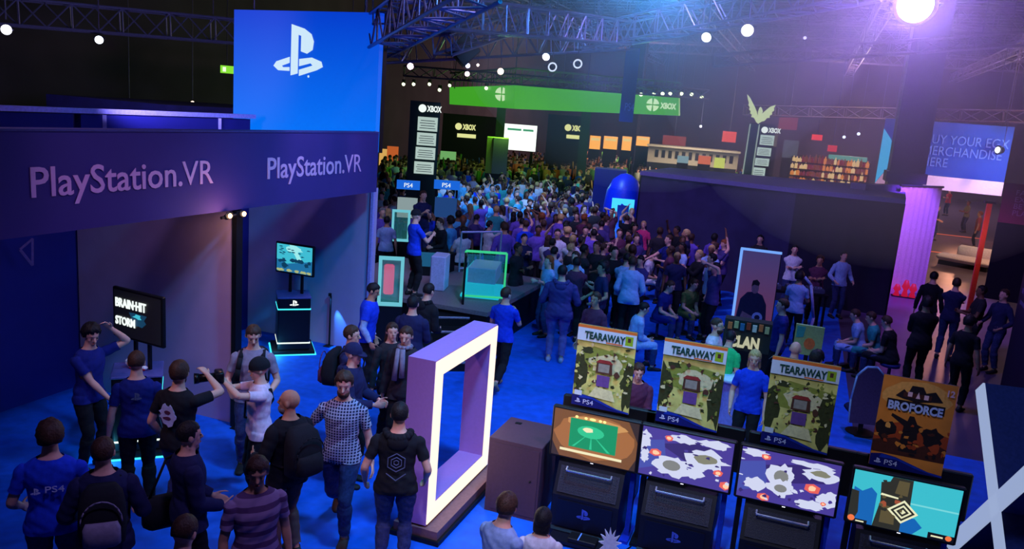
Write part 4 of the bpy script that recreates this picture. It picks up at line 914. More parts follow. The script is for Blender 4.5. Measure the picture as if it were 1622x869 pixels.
# food court: lit windows, awnings
WARM=glow('food_warm',(235,160,70),1.3); WCR=glow('food_cream',(220,190,120),1.1)
for a,c,pt,pb,lab in((933,950,215,236,'narrow'),(955,977,216,236,'wide pale'),(984,999,216,238,'dim'),(1007,1028,216,231,'low')):
    t,w,h=farboard(a,c,pt,pb,56,WARM,'lit_kiosk_front',lab+' warm lit food kiosk front beyond the ring sign','kiosk front')
    b=MB(); b.box((w/2,-.05,h*.75),(w*.8,.06,h*.2)); b.build('sign_band',WCR,t)
    b=MB(); b.box((w/2,.6,-1.2),(w,.8,2.6)); b.build('counter',mat('counter_brown',(80,50,36),.7),t)
t,w,h=farboard(1024,1168,234,262,52,mat('cafe_white',(170,160,150),.8),'cafe_building','long white cafe front with a row of dark windows','building',2.5)
for i in range(12):
    b=MB(); b.box((w*(.1+.075*i),-.02,h*.52),(w*.038,.05,h*.42)); b.build('window',mat('window_dark',(30,20,24),.3),t)
b=MB(); b.box((w/2,-.35,h*.97),(w*1.02,.8,.12)); b.build('cornice',mat('cafe_white',(170,160,150)),t)
lamp('AREA',atD(1100,238,48)+Vector((0,0,1.5)),atD(1100,250,52),300,(1,.85,.65),3)
for a,c,pt,pb,col,lab in((1048,1085,215,236,(120,20,30),'dark red'),(1143,1165,208,225,(225,60,40),'bright red round'),(1232,1262,182,205,(110,24,30),'dull red'),(1285,1302,213,222,(230,50,50),'small glowing red'),(1310,1325,230,240,(190,30,30),'low red')):
    t,w,h=farboard(a,c,pt,pb,58,glow('red_'+lab.replace(' ','_'),col,1.0),'red_sign',lab+' sign above the far food stalls','sign',.15)
    b=MB(); b.tube((w/2,.1,h),(w/2,.1,12.04-t.location.z),.03); b.build('hanging_wire',STEEL,t)
for a,c,pt,pb,col,lab in((1105,1125,247,260,(215,100,60),'orange'),(1130,1147,250,266,(205,215,90),'yellow'),(1072,1090,247,258,(120,150,160),'grey-blue'),(1310,1372,247,262,(70,140,130),'teal'),(1238,1262,222,250,(60,66,84),'slate'),(600,612,236,262,(220,170,90),'pale amber'),(612,630,232,262,(190,90,40),'rust'),(697,722,240,253,(110,170,100),'green-white'),(1215,1230,212,232,(70,60,34),'dim yellow')):
    t,w,h=farboard(a,c,pt,pb,44,glow('stall_'+lab.replace(' ','_').replace('-','_'),col,.9),'stall_front',lab+' lit stall front in the far aisle','stall',.3)
    b=MB(); b.box((w/2,.2,-.9),(w,.4,1.8)); b.build('counter',BLKW,t)
# bar with many bottles / lights (right of the slim tower)
t,w,h=farboard(1245,1372,252,306,30,mat('bar_dark',(60,34,24),.7),'bar_counter','dark bar counter glowing amber right of the slim tower','bar',.8)
for i,(u,v) in enumerate(((.28,.08),(.38,.04),(.5,.06),(.58,.02))):
    b=MB(); b.ell((w*(u+.02),-.25,h*(v+.12)),(.28,.2,.14)); b.build('shade_lamp',glow('bar_amber',(255,185,90),1.6),t)
rb=random.Random(5)
ORD=('first','second','third','fourth','fifth','sixth','seventh','eighth','ninth','tenth','eleventh','twelfth','thirteenth','fourteenth','fifteenth','sixteenth','seventeenth','eighteenth','nineteenth','twentieth','twenty-first','twenty-second','twenty-third','last')
for i in range(96):
    row=i%4; u=.03+.04*(i//4)+.014*rb.random(); v=.25+.2*row+.015; col=('amber','cream','rust','red')[rb.randrange(4)]
    gm=glow('bottle_glow_'+col,dict(amber=(220,130,50),cream=(230,190,130),rust=(120,56,30),red=(120,30,28))[col],.8)  # emissive bottles stand in for the bar's scattered warm lights
    q=t.matrix_basis@Vector((w*u,-.12-.2*rb.random(),h*v)); z=q.z
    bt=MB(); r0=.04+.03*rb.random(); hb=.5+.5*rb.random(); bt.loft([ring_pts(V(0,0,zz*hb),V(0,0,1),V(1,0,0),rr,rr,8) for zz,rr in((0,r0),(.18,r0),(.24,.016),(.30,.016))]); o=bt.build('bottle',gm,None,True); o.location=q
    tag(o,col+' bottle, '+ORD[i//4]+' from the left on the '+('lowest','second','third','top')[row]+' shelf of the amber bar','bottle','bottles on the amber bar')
for k in range(4):
    b=MB(); b.box((w/2,-.18,h*(.25+.2*k)-.02),(w,.36,.03)); b.build('shelf',mat('bar_dark',(60,34,24)),t)
# blue arch stand in the mid crowd
t,w,h=farboard(935,985,268,345,27,mat('arch_navy',(16,20,90),.8),'blue_stand','dark navy stand block beside the blue domed booth','stand wall',1)
g=atD(985,340,26); t=thing('dome_booth','blue domed booth with a cyan lit doorway in the crowd','booth',(g.x,g.y,0))
b=MB(); b.loft([ring_pts(V(0,0,z),V(0,0,1),V(1,0,0),r,r,22) for z,r in((0,.62),(1.7,.62),(2.2,.56),(2.55,.4),(2.72,.18),(2.76,.03))]); b.build('dome_shell',mat('dome_blue',(10,40,190),.4),t,True)
dv=Vector((-g.x,-g.y,0)).normalized(); M=frame_from(dv*.60+Vector((0,0,.5)),Vector((-dv.y,dv.x,0)))
b=MB(); openf=[(-.35,0),(.35,0),(.35,1.5),(-.35,1.5)]; b.prism(openf,.03,M=M); b.build('lit_doorway',glow('door_cyan',(60,190,240),1.4),t)
b=MB(); b.prism([(-.16,0),(.2,0),(.2,1.3),(-.16,1.3)],.02,M=M@Matrix.Translation((0,-.04,0))); b.build('doorway_screen',mat('door_navy',(16,40,120),.6),t)
lamp('POINT',g+dv*1.0+Vector((0,0,-.5)),(0,0,0),30,(.1,.5,1),.1)
# blue header stands in front of the tower
for a,c,pt,pb,lab in((628,665,286,300,'left'),(687,728,286,300,'right')):
    t,w,h=farboard(a,c,pt,pb,22,glow('header_blue',(20,100,215),1.),'header_board',lab+' blue lit header board above the crowd under the information tower','header board',.12)
    text('PS4',h*.7,WHL,t,Matrix.Translation((w*.3,-.01,h*.25)),sx=1.,ext=.004)
    gz=t.location.z
    for u in(.1,.9): b=MB(); b.box((w*u,.06,-gz/2),(.06,.06,gz)); b.build('leg',BLK,t)
    b=MB(); b.box((w/2,.04,-.5),(w*.86,.05,.55)); b.build('screen',glow('screen_pale',(150,170,170),.8) if lab=='left' else glow('screen_teal',(30,70,130),.8),t)
# ------------------------------------------------------------------ banner, curtain wall, right side
t,w,h=farboard(1384,1588,193,300,33,mat('merch_blue',(30,70,170),.8,noise=.05),'merchandise_banner','wide blue banner about merchandise with a cyan flash at left','banner',.12)
b=MB(); b.prism([(0,.0*h),(.0,.85*h),(.06*w,.72*h),(.13*w,.55*h),(.10*w,.3*h),(.03*w,.1*h)],.01,M=Matrix.Translation((0,-.03,0))); b.build('cyan_flash',glow('flash_cyan',(40,175,235),.8),t)
b=MB(); b.prism([(0,0),(w*.13,0),(w*.13,.33*h),(.05*w,.15*h)],.01,M=Matrix.Translation((0,-.04,0))); b.build('white_wedge',mat('banner_white',(220,215,235),.7),t)
b=MB(); b.box((w*.66,-.02,h*.10),(w*.68,.02,h*.2)); b.build('pale_lower_band',mat('banner_white',(220,215,235)),t)
MT=mat('banner_lettering',(90,130,215),.7)
for k,s in enumerate(('BUY YOUR EGX','MERCHANDISE','HERE')): text(s,.46,MT,t,Matrix.Translation((w*.345,-.03,h*(.68-.17*k))),sx=.8,ext=.004)
for xx in(.3,w-.3):
    b=MB(); b.tube((xx,.06,h),(xx,.06,11.9-t.location.z),.02,n=5); b.build('hanging_wire',STEEL,t)
lamp('SPOT',atD(1585,310,31)+Vector((0,-1,-.6)),atD(1500,270,33),500,(.7,.3,1),.2,80)
lamp('SPOT',atD(1590,240,32)+Vector((0,-.8,0)),atD(1560,255,33),160,(.7,.8,1),.2,100)
LW_=atD(1588,238,32.2); t=thing('work_light','small bright white lamp at the right end of the merchandise banner','lamp',LW_)
b=MB(); b.tube((0,0,0),(-.15,-.1,0),.10,.16,10); b.build('lamp_head',BLK,t); b=MB(); b.tube((0,0,.1),(0,0,11.9-LW_.z),.012,n=5); b.build('drop_rod',STEEL,t); b=MB(); b.ell((-.17,-.12,0),(.08,.08,.10)); b.build('bulb',glow('work_bulb',(230,235,255),6),t)
# tall white curtain lit purple
a=G(1412,466,0); z0=0; M=frame_from((a.x,a.y,0),G(1462,463,0)-a); w=(G(1462,463,0)-a).length
t=thing('white_curtain','tall white curtain wall washed in purple light beside the passage','curtain',(a.x,a.y,0),math.atan2(M[1][0],M[0][0]))
b=MB(); n=28; vs=[]
hh=atD(1470,298,(a.xy.length)).z
for i in range(n+1):
    x=-.4+(w+.4)*i/n; vs+=[(x,.012*math.sin(i*1.7),0),(x,.012*math.sin(i*1.7),hh)]
b.add(vs,[[2*i,2*i+2,2*i+3,2*i+1] for i in range(n)]); b.build('curtain_cloth',mat('curtain_white',(225,210,235),.8),t,True)
b=MB(); b.tube((-.45,0,hh+.02),(w+.05,0,hh+.02),.03); b.build('rail',STEEL,t)
b=MB(); b.box((w/2-1.0,.35,hh/2),(w+1.6,.5,hh)); b.build('backing_wall',mat('backing_mauve',(110,90,140),.8),t)
lamp('SPOT',Vector((a.x+1.0,a.y-1.1,hh+2.2)),(a.x+.5,a.y+.1,.7),1700,(.30,.08,1),.1,60)
lamp('SPOT',Vector((a.x+2.2,a.y-4.5,6.5)),(a.x+1.2,a.y-2.8,0),900,(.34,.08,1),.2,46)
t=thing('red_barrier','small red glowing ornament stand at the foot of the white curtain','ornament',G(1432,470,0))
b=MB()
for dx,hh2 in((-.22,.35),(0,.5),(.2,.42)): b.loft([ring_pts(V(dx,0,z),V(0,0,1),V(1,0,0),r,r,10) for z,r in((0,.1),(hh2*.4,.05),(hh2*.6,.11),(hh2,.05))])
b.build('red_figures',glow('ornament_red',(190,20,60),.8),t,True)
b=MB(); b.box((0,0,.01),(.7,.35,.02)); b.build('base',BLK,t)
# passage: orange post, maroon board, dark booth
t,w,h=farboard(1579,1660,292,356,24,mat('maroon_board',(150,30,66),.7),'maroon_board','maroon notice board with faint white writing at right edge','notice board',.15)
for k,s in enumerate(('YOU HAVE','REACHED','BOYS','BLOOD')[:4]): text(('FAR','EXPLORE','BET','PLAY')[k],.19,mat('board_writing',(190,120,150),.7),t,Matrix.Translation((w*.25,-.01,h*(.72-.17*k))),ext=.003)
b=MB(); b.box((w/2,.07,-1),(w,.1,2)); b.build('lower_panel',BLK,t)
p=atD(1572,300,25); t=thing('orange_post','orange lit upright post left of the maroon board','post',(p.x,p.y,0))
b=MB(); b.box((0,0,1.5),(.12,.12,3.0)); b.build('post_body',mat('orange_paint',(170,54,34),.6),t); b=MB(); b.box((0,0,3.03),(.26,.26,.06)); b.build('cap',BLK,t)
lamp('POINT',p+Vector((-.6,-.7,1.2-p.z+1)),(0,0,0),45,(1,.35,.2),.2)
M,w,h=board(1578,1700,358,640,17.5,12)
t=thing('dark_booth','tall black booth wall with faint writing at the right edge','booth',(M.translation.x,M.translation.y,0),math.atan2(M[1][0],M[0][0]))
zt=M.translation.z+h
b=MB(); b.box((w/2,.6,1.25),(w,1.2,2.5)); b.build('booth_body',mat('booth_ink',(34,26,58),.7),t)
text('DEMO AREA',.13,mat('faint_writing',(110,90,150),.7),t,Matrix.Translation((.3,-.01,1.9)),ext=.002); text('QUEUE HERE',.10,mat('faint_writing',(110,90,150)),t,Matrix.Translation((.3,-.01,1.7)),ext=.002)
p=G(1622,600,.9)
# white curved sofa seats in the passage
g=G(1530,405,.45); t=thing('white_sofa','low white curved sofa in the reddish passage','sofa',(g.x,g.y,0),-.5)
b=MB(); b.box((0,0,.3),(1.9,.7,.25),bev=.1); b.build('seat',mat('sofa_white',(220,205,215),.6),t,True)
b=MB(); b.box((.3,.38,.55),(1.5,.2,.5),bev=.08); b.build('backrest',mat('sofa_white',(220,205,215)),t,True)
b=MB(); b.box((0,0,.08),(1.7,.5,.16)); b.build('base',BLK,t)
for k,(y,px) in enumerate(((403,1515),(372,1500))):
    g=G(px,y,0); b=MB(); b.box((0,0,.008),(3.4,.10,.012)); o=b.build('floor_light_strip',glow('strip_orange',(230,90,50),1.),None,loc=(g.x,g.y,0)); tag(o,('nearer','farther')[k]+' orange light strip on the passage floor','light strip','light strips on the passage floor')
lamp('POINT',G(1520,380,0)+Vector((0,0,2.6)),(0,0,0),260,(1,.4,.25),.3)
# ------------------------------------------------------------------ figure display, counters in the middle
M,w,h=board(1157,1222,395,515,15.2)
t=thing('portrait_display','upright pink-lit display panel with a seated dark figure picture','display panel',(M.translation.x,M.translation.y,M.translation.z),math.atan2(M[1][0],M[0][0]))
b=MB(); b.box((w/2,.10,h/2),(w,.18,h)); b.build('display_case',BLK,t)
b=MB(); b.box((w/2,.0,h/2),(w-.03,.02,h-.03)); b.build('picture_ground',glow_grad('picture_glow',(120,60,90),(80,70,130),h,.55),t)
b=MB(); b.box((.02,-.02,h/2),(.05,.05,h)); b.build('edge_light',glow('edge_light_blue',(110,160,240),1.1),t)
b=MB(); b.box((w/2,-.01,h),(w,.06,.04)); b.build('top_light',glow('edge_light_blue',(110,160,240)),t)
P1=mat('portrait_shirt',(34,30,60),.7); P2=mat('portrait_skin',(150,100,110),.7); P3=mat('portrait_hair',(30,22,30),.7)
art(t,'portrait_print',w,h,[(P1,[(.08,.02),(.85,.02),(.8,.3),(.68,.42),(.5,.46),(.3,.44),(.15,.34)]),(P2,disc(.48,.50,.09,.07,14)),(P3,[(.38,.52),(.4,.6),(.5,.62),(.58,.58),(.56,.54),(.45,.55)]),(P2,[(.2,.1),(.5,.06),(.52,.12),(.24,.18)]),(mat('portrait_ball',(170,170,210),.6),disc(.62,.12,.13,.07,16)),(P1,disc(.62,.12,.07,.035,8))],Matrix.Translation((0,-.012,0)))
b=MB(); b.box((w/2,.1,-M.translation.z/2),(w,.2,M.translation.z)); b.build('display_base',BLK,t)
t,w,h=farboard(1142,1218,508,556,12.6,mat('counter_front_dark',(40,44,40),.7),'lettered_counter','counter front with cream capital letters and coloured blocks','counter',.25)
cb_=[(226,120,60),(200,190,120),(60,120,150),(190,70,40),(230,220,190)]
for i in range(7):
    b=MB(); b.box((w*(.12+.13*i),-.02,h*(.8+.05*(i%2))),(w*.09,.04,h*.22)); b.build('colour_block',mat('block_%d'%(i%5),cb_[i%5],.6),t)
text('CLAN',h*.50,glow('letters_cream',(205,205,170),.75),t,Matrix.Translation((w*.14,-.03,h*.14)),sx=.72,ext=.01,bold=.012)
t,w,h=farboard(1254,1300,515,562,12.4,mat('board_yellowgreen',(160,190,120),.7),'pale_green_board','tilted pale green and yellow board behind the blue-shirted man','board',.06)
b=MB(); b.prism(disc(w*.55,h*.4,.08,.09,10),.01,M=Matrix.Translation((0,-.012,0))); b.build('orange_mark',mat('block_0',(226,120,60)),t)
b=MB(); b.prism([(.02,h*.55),(w*.3,h*.6),(w*.35,h*.95),(.02,h*.95)],.01,M=Matrix.Translation((0,-.012,0))); b.build('teal_mark',mat('teal_print',(60,160,150),.7),t)
b=MB(); b.box((w/2,.03,-t.location.z/2),(.06,.05,t.location.z)); b.build('leg',BLK,t)
# desk with equipment and light stand
g=G(1245,520,0); t=thing('equipment_desk','dark desk with black mixing gear right of the portrait display','desk',(g.x,g.y,0),.2)
b=MB(); b.box((0,0,.9),(1.5,.6,.05)); b.build('table_top',BLK,t)
for sx in(-.7,.7):
    for sy in(-.25,.25): b=MB(); b.box((sx,sy,.44),(.05,.05,.88)); b.build('leg',BLK,t)
for k,(x,lab) in enumerate(((-.45,'left'),(.05,'middle'),(.5,'right'))):
    o=thing('mixing_unit',lab+' grey mixing unit on the equipment desk','audio mixer',t.matrix_basis@Vector((x,0,.925)),.2,'mixing units on the equipment desk')
    b=MB(); b.box((0,0,.05),(.36,.4,.1),bev=.01); b.build('case',mat('gear_grey',(70,74,100),.4),o)
    b=MB()
    for q in range(5): b.tube((-.12+.06*q,-.05,.1),(-.12+.06*q,-.05,.125),.012,n=8)
    b.build('control_knob',mat('gear_white',(170,180,220),.4),o)
b=MB(); b.path([(0,0,0),(.05,0,.6),(-.1,0,1.3),(-.25,0,1.45)],.03,8); g=G(1278,545,0); o=b.build('curved_stand',mat('stand_pale',(170,190,235),.4),None,True,loc=(g.x,g.y,0)); tag(o,'pale curved light stand right of the equipment desk','stand')
# ------------------------------------------------------------------ stage with rails, steps, desk
SB_=mat('stage_deck',(120,104,112),.6,noise=.15); SN=mat('nosing_pale',(190,185,215),.5)
SZ=.8
STAGE_RECT=(-8.9,G(800,480,SZ).x,G(720,486,SZ).y,G(760,426,SZ).y)
sx0,sx1,sy0,sy1=STAGE_RECT
t=thing('low_stage','dark stage platform with grey deck behind the square light frame','stage',(sx0,sy0,0))
b=MB(); b.box(((sx1-sx0)/2,(sy1-sy0)/2,SZ-.04),(sx1-sx0,sy1-sy0,.08)); b.build('deck',SB_,t)
b=MB(); b.box(((sx1-sx0)/2,(sy1-sy0)/2,(SZ-.08)/2),(sx1-sx0-.08,sy1-sy0-.08,SZ-.08)); b.build('skirt',BLK,t)
q=G(713,481,SZ)
t=thing('stage_steps','black steps with pale nosings leading up to the stage','steps',(q.x-.1,sy0+.02,0),math.radians(33))
for i in range(4):
    h_=SZ-.16*(i+1)
    b=MB(); b.box((0,-.38*i-.17,h_),(.95,.38,.03)); b.build('tread',BLK,t)
    b=MB(); b.box((0,-.38*i-.345,h_+.003),(.95,.03,.032)); b.build('nosing',SN,t)
    b=MB(); b.box((0,-.38*i-.17,(h_-.015)/2),(.92,.36,h_-.015)); b.build('riser_box',BLK,t)
def railing(name,label,p0,p1,h,m,glass=None,z=.8,n=2):
    p0=Vector((p0.x,p0.y,z));p1=Vector((p1.x,p1.y,z)); t=thing(name,label,'railing',p0); d=p1-p0
    b=MB(); b.tube((0,0,h),d+Vector((0,0,h)),.025); b.build('top_rail',m,t); b=MB(); b.tube((0,0,.08),d+Vector((0,0,.08)),.02); b.build('bottom_rail',m,t)
    for i in range(n+1): b=MB(); q=d*i/n; b.tube(q,q+Vector((0,0,h)),.022); b.build('post',m,t)
    if glass:
        b=MB(); u=d.normalized(); nrm=Vector((-u.y,u.x,0))*.006; a=u*.04+Vector((0,0,.1)); c=d-u*.04+Vector((0,0,.1)); up=Vector((0,0,h-.15))
        vs=[a+nrm,c+nrm,c+up+nrm,a+up+nrm,a-nrm,c-nrm,c+up-nrm,a+up-nrm]; b.add(vs,[[0,1,2,3],[7,6,5,4],[0,4,5,1],[1,5,6,2],[2,6,7,3],[3,7,4,0]]); b.build('glass_panel',glass,t)
def glass(name,rgb,tr=.9):
    m=bpy.data.materials.new(name); m.use_nodes=True; bs=m.node_tree.nodes['Principled BSDF']; bs.inputs['Base Color'].default_value=list(lin(rgb))+[1]; bs.inputs['Roughness'].default_value=.1; bs.inputs['Alpha'].default_value=.22; return m
GLS=glass('tinted_glass',(120,220,190))
LEDC=glow('led_frame_cyan',(110,200,215),.9); LEDG=glow('led_frame_green',(60,220,140),.8); PALER=mat('rail_pale',(170,190,215),.4,.4)
railing('stage_railing','glass railing lit green at the right end of the stage',G(733,474,SZ),G(797,478,SZ),.95,LEDG,GLS,n=1)
railing('stage_railing','short dark railing beside the stage steps',G(733,474,SZ),G(733,482,SZ),.9,BLK,None)
railing('stage_railing','pale railing at the rear of the stage near the crowd',G(727,430,SZ),G(790,428,SZ),.9,PALER,None)
t=thing('presenter_desk','white presenter desk glowing cyan underneath on the stage',"desk",G(766,462,SZ),.25)
b=MB(); b.box((0,0,.42),(.55,.95,.30),bev=.01); b.build('desk_top',mat('desk_lilac',(180,170,215),.5),t)
b=MB(); b.box((0,0,.03),(.75,1.25,.05)); b.box((-.30,0,.30),(.03,.95,.46)); b.box((0,-.50,.16),(.55,.03,.2)); b.build('cyan_front',glow('desk_cyan',(20,190,220),.9),t)
b=MB(); b.box((-.9,-.1,.35),(.3,.5,.70),bev=.02); b.build('side_block',mat('desk_lilac',(180,170,215)),t)
def ledwindow(px0,px1,pt,pb,d,label,inner):
    M,w,h=board(px0,px1,pt,pb,d); t=thing('led_display_frame',label,'display frame',tuple(M.translation),math.atan2(M[1][0],M[0][0]))
    b=MB(); b.box((w/2,0,.03),(w,.06,.06)); b.box((w/2,0,h-.03),(w,.06,.06)); b.box((.03,0,h/2),(.06,.06,h-.12)); b.box((w-.03,0,h/2),(.06,.06,h-.12)); b.build('light_tube_frame',LEDC,t)
    if inner: b=MB(); b.box((w*.42,.25,h*.48),(w*.42,.1,h*.62),bev=.03); b.build('pink_screen',inner,t)
    b=MB(); b.box((w/2,.1,h/2),(w*.92,.01,h*.92)); b.build('glass_panel',GLS,t)
    zz=M.translation.z-0
    b=MB(); b.box((w/2,.1,-(zz)/2),(w,.3,zz)); b.build('pedestal',BLK,t)
    return t
ledwindow(597,637,406,484,14.2,'cyan light framed display with glowing pink screen at the stage corner',glow('screen_pink',(225,60,110),1.))
ledwindow(619,648,332,382,20,'pale light framed window display behind the stage staff',None)
t,w,h=farboard(664,690,402,422,17,glow('monitor_teal',(20,90,130),.8),'stage_monitor','teal lit monitor on the stage floor beside the staff member','monitor',.2)
t,w,h=farboard(648,660,412,458,17.5,mat('red_pullup',(120,16,40),.7),'red_banner','slim dark red banner leaning on the stage','banner',.04)
# ------------------------------------------------------------------ trusses and lights overhead
lt=lambda px,py,z:G(px,py,z)
def T2(name,lab,p0,p1,d0,d1,w,seg=.9,m=None,r=.03):
    a,c=atD(p0[0],p0[1],d0),atD(p1[0],p1[1],d1); o=truss(name,lab,a,c,w,seg,m or ALU,r)
    for k in(.15,.5,.85):
        q=(c-a)*k; b=MB(); b.tube(q+Vector((0,0,w*.4)),q+Vector((0,0,11.9-a.z-q.z)),.012,n=5); b.build('hanging_wire',STEEL,o)
T2('lighting_truss','long aluminium truss crossing the upper left above the booth',(-60,12),(640,74),21,23,.55,1.0)
T2('lighting_truss','near aluminium truss descending beside the blue square sign',(560,82),(760,-40),17,10,.55,.8)
T2('lighting_truss','upper aluminium truss running right from the blue square sign',(610,10),(985,52),14,21,.55,.75)
T2('lighting_truss','lower aluminium truss below the black speaker cluster',(600,80),(1000,62),19,24,.55,.75)
T2('lighting_truss','aluminium truss rising right under the blue overhead glow',(930,62),(1380,-30),23,15,.55,.9)
T2('lighting_truss','short truss linking the two middle trusses near the speaker',(700,70),(860,20),16,20,.4,.7)
T2('lighting_truss','thin far truss above the green ring sign',(640,112),(1120,150),34,38,.4,1.2,ROOF,.035)
T2('lighting_truss','thin far truss over the passage on the right',(1180,175),(1660,186),36,34,.4,1.2,ROOF,.035)
T2('lighting_truss','thin dark truss slanting in the upper right roof',(1130,96),(1640,60),26,26,.35,1.2,ROOF,.03)
# hanging black speaker cube
p=atD(735,80,18); t=thing('hanging_speaker','black loudspeaker box hung tilted from the middle truss','loudspeaker',p,.5)
M=Matrix.Rotation(.75,4,'Y'); b=MB(); b.box((0,0,0),(.5,.45,.5),bev=.02,M=M); b.build('speaker_case',BLK,t); b=MB(); b.box((0,-.235,0),(.44,.02,.44),M=M); b.build('grille',POD,t); b=MB(); b.tube((0,0,.3),(0,0,.75),.02); b.build('bracket',STEEL,t)
def par(px,py,d,r,aim,col,e,label,ring=False,watt=0,yoke=True):
    p=atD(px,py,d); a=Vector(aim)-p; q=a.to_track_quat('-Z','Y'); t=thing('stage_lamp',label,'stage lamp',p); t.rotation_euler=q.to_euler()
    b=MB(); b.tube((0,0,0),(0,0,r*1.1),r*1.08,r*.8,16); b.tube((0,0,r*1.1),(0,0,r*2.2),r*.8,r*.5,16); b.build('lamp_can',BLK,t,True)
    b=MB(); 
    if ring:
        b.path([(r*.85*math.cos(x),r*.85*math.sin(x),-.01) for x in [2*PI*i/16 for i in range(17)]],r*.16,6); b.build('light_ring',glow('ring_glow',(215,225,250),1.2),t)
    else: b.tube((0,0,-.012),(0,0,-.002),r*.98,r*.98,18); b.build('lens',glow('lens_%d_%d_%d_%d'%(*col,int(e*10)),col,e),t)
    b=MB(); b.path([(-r*1.2,0,r),(-r*1.2,0,r*3),(r*1.2,0,r*3),(r*1.2,0,r)],r*.1,5); b.build('yoke',STEEL,t)
    b=MB(); ql=q.to_matrix().inverted(); b.tube(ql@Vector((0,0,r*2.0)),ql@Vector((0,0,11.9-p.z)),.012,n=5); b.build('drop_rod',STEEL,t)
    return t
tc=(-1,6,1)
par(10,47,17,0.086,(-3,3,3.5),(235,240,255),5,'round white stage lamp at the far upper left corner')
par(157,63,20,0.086,(-4,3,1),(225,235,255),4,'oval white stage lamp above the left booth roof')
par(650,105,30,0.112,(0,0,4.4),(255,215,235),14,'pinkish white stage lamp right of the blue square sign')
par(741,104,26,0.073,(0,0,4.4),(190,200,255),9,'upper bluish lamp of the cluster under the hanging speaker')
par(740,117,27,0.079,(0,0,4.4),(255,205,225),8,'lower pink lamp of the cluster under the hanging speaker')
par(757,103,28,0.046,(0,0,4.4),(255,235,225),6,'tiny white lamp right of the bluish lamp')
par(793,113,28,0.106,(0,0,4.4),(255,222,190),8,'warm white stage lamp above the ring sign corner')
par(865,90,20,0.092,(-6,-8,-6),(225,230,255),4,'flat oval white lamp under the middle truss')
par(1119,59,17,0.099,(-6,-8,-6),(235,240,255),4,'flat oval white lamp right of the blue banner')
par(1184,48,15,0.106,(-1.5,3,2),(240,240,255),4.5,'large oval white lamp left of the brightest purple light')
par(1275,60,18,0.033,(0,0,4.4),(210,210,240),2,'tiny hanging lamp left of the brightest light')
par(875,106,20,0.112,(2,4,3),(200,210,240),2,'left one of two ring-shaped lamps under the middle truss',True)
par(915,101,20,0.112,(1,4,3),(200,210,240),2,'right one of two ring-shaped lamps under the middle truss',True)
par(1337,217,38,0.066,(0,0,4.4),(200,215,240),2,'slanted bright lamp stick left of the merchandise banner')
par(1360,212,38,0.066,(0,0,4.4),(200,215,240),2.5,'small round lamp nearest the merchandise banner')
par(1110,200,50,0.079,(0,0,4.4),(215,215,235),3,'lone small white lamp above the long cafe front')
par(205,162,26,0.059,(0,0,4.4),(200,230,180),5,'small greenish lamp behind the left booth roof')
par(305,163,26,0.059,(0,0,4.4),(255,220,190),4,'small warm lamp behind the left booth roof')
t,w,h=farboard(349,370,104,116,33,glow('exit_green',(120,200,40),1.3),'exit_sign','small green exit sign left of the big blue sign','sign',.1)
b=MB(); b.box((w*.3,-.02,h/2),(w*.25,.02,h*.6)); b.build('pictogram',glow('exit_white',(220,240,200),1.3),t); b=MB(); b.tube((w/2,.05,h),(w/2,.05,11.97-atD(360,110,33).z+h*.5),.015); b.build('hanging_wire',STEEL,t)
# the brightest lamp, with its haze
BL=atD(1450,8,15); t=thing('profile_lamp','brightest white-violet stage light in the upper right','stage lamp',BL); t.rotation_euler=(Vector((-.6,0,4.2))-BL).to_track_quat('-Z','Y').to_euler()
b=MB(); b.tube((0,0,.0),(0,0,.5),.34,.22,18); b.build('lamp_can',BLK,t,True)
b=MB(); b.tube((0,0,-.03),(0,0,-.005),.27,.27,24); b.build('lens',glow('lens_bright',(255,250,255),30),t)
b=MB(); ql=t.rotation_euler.to_matrix().inverted(); b.tube(ql@Vector((0,0,.4)),ql@Vector((0,0,11.9-BL.z)),.02,n=6); b.build('drop_rod',STEEL,t)
b=MB(); b.path([(-.38,0,.2),(-.38,0,.8),(.38,0,.8),(.38,0,.2)],.03,6); b.build('yoke',STEEL,t)
BLd=(Vector((0,0,4.4))-BL).normalized()
lamp('POINT',BL+BLd*.45,(0,0,0),560,(.42,.20,1),.12)
CYL=atD(1045,-45,13); par(1045,-45,13,.3,(0,0,4.4),(120,190,255),6,'cyan-blue stage light hidden above the picture top')
lamp('POINT',CYL+(Vector((0,0,4.4))-CYL).normalized()*.6,(0,0,0),430,(.08,.40,1),.12)
def haze(name,c,r,dens,label):
    m=bpy.data.materials.new(name); m.use_nodes=True; nt=m.node_tree; nt.nodes.remove(nt.nodes['Principled BSDF'])
    v=nt.nodes.new('ShaderNodeVolumeScatter'); v.inputs['Density'].default_value=dens; v.inputs['Anisotropy'].default_value=.55; v.inputs['Color'].default_value=(.9,.9,1,1)
    nt.links.new(v.outputs[0],nt.nodes['Material Output'].inputs['Volume'])
    b=MB(); b.ell((0,0,0),(r,r,r),24,14); o=b.build(name,m,None,True,loc=c); tag(o,label,'haze',kind='stuff')
haze('haze',BL+BLd*.4,4.2,.038,'thin stage haze glowing violet around the brightest lamp')
haze('haze',CYL+(Vector((0,0,4.4))-CYL).normalized()*.6,3.2,.042,'thin stage haze glowing blue under the top edge')
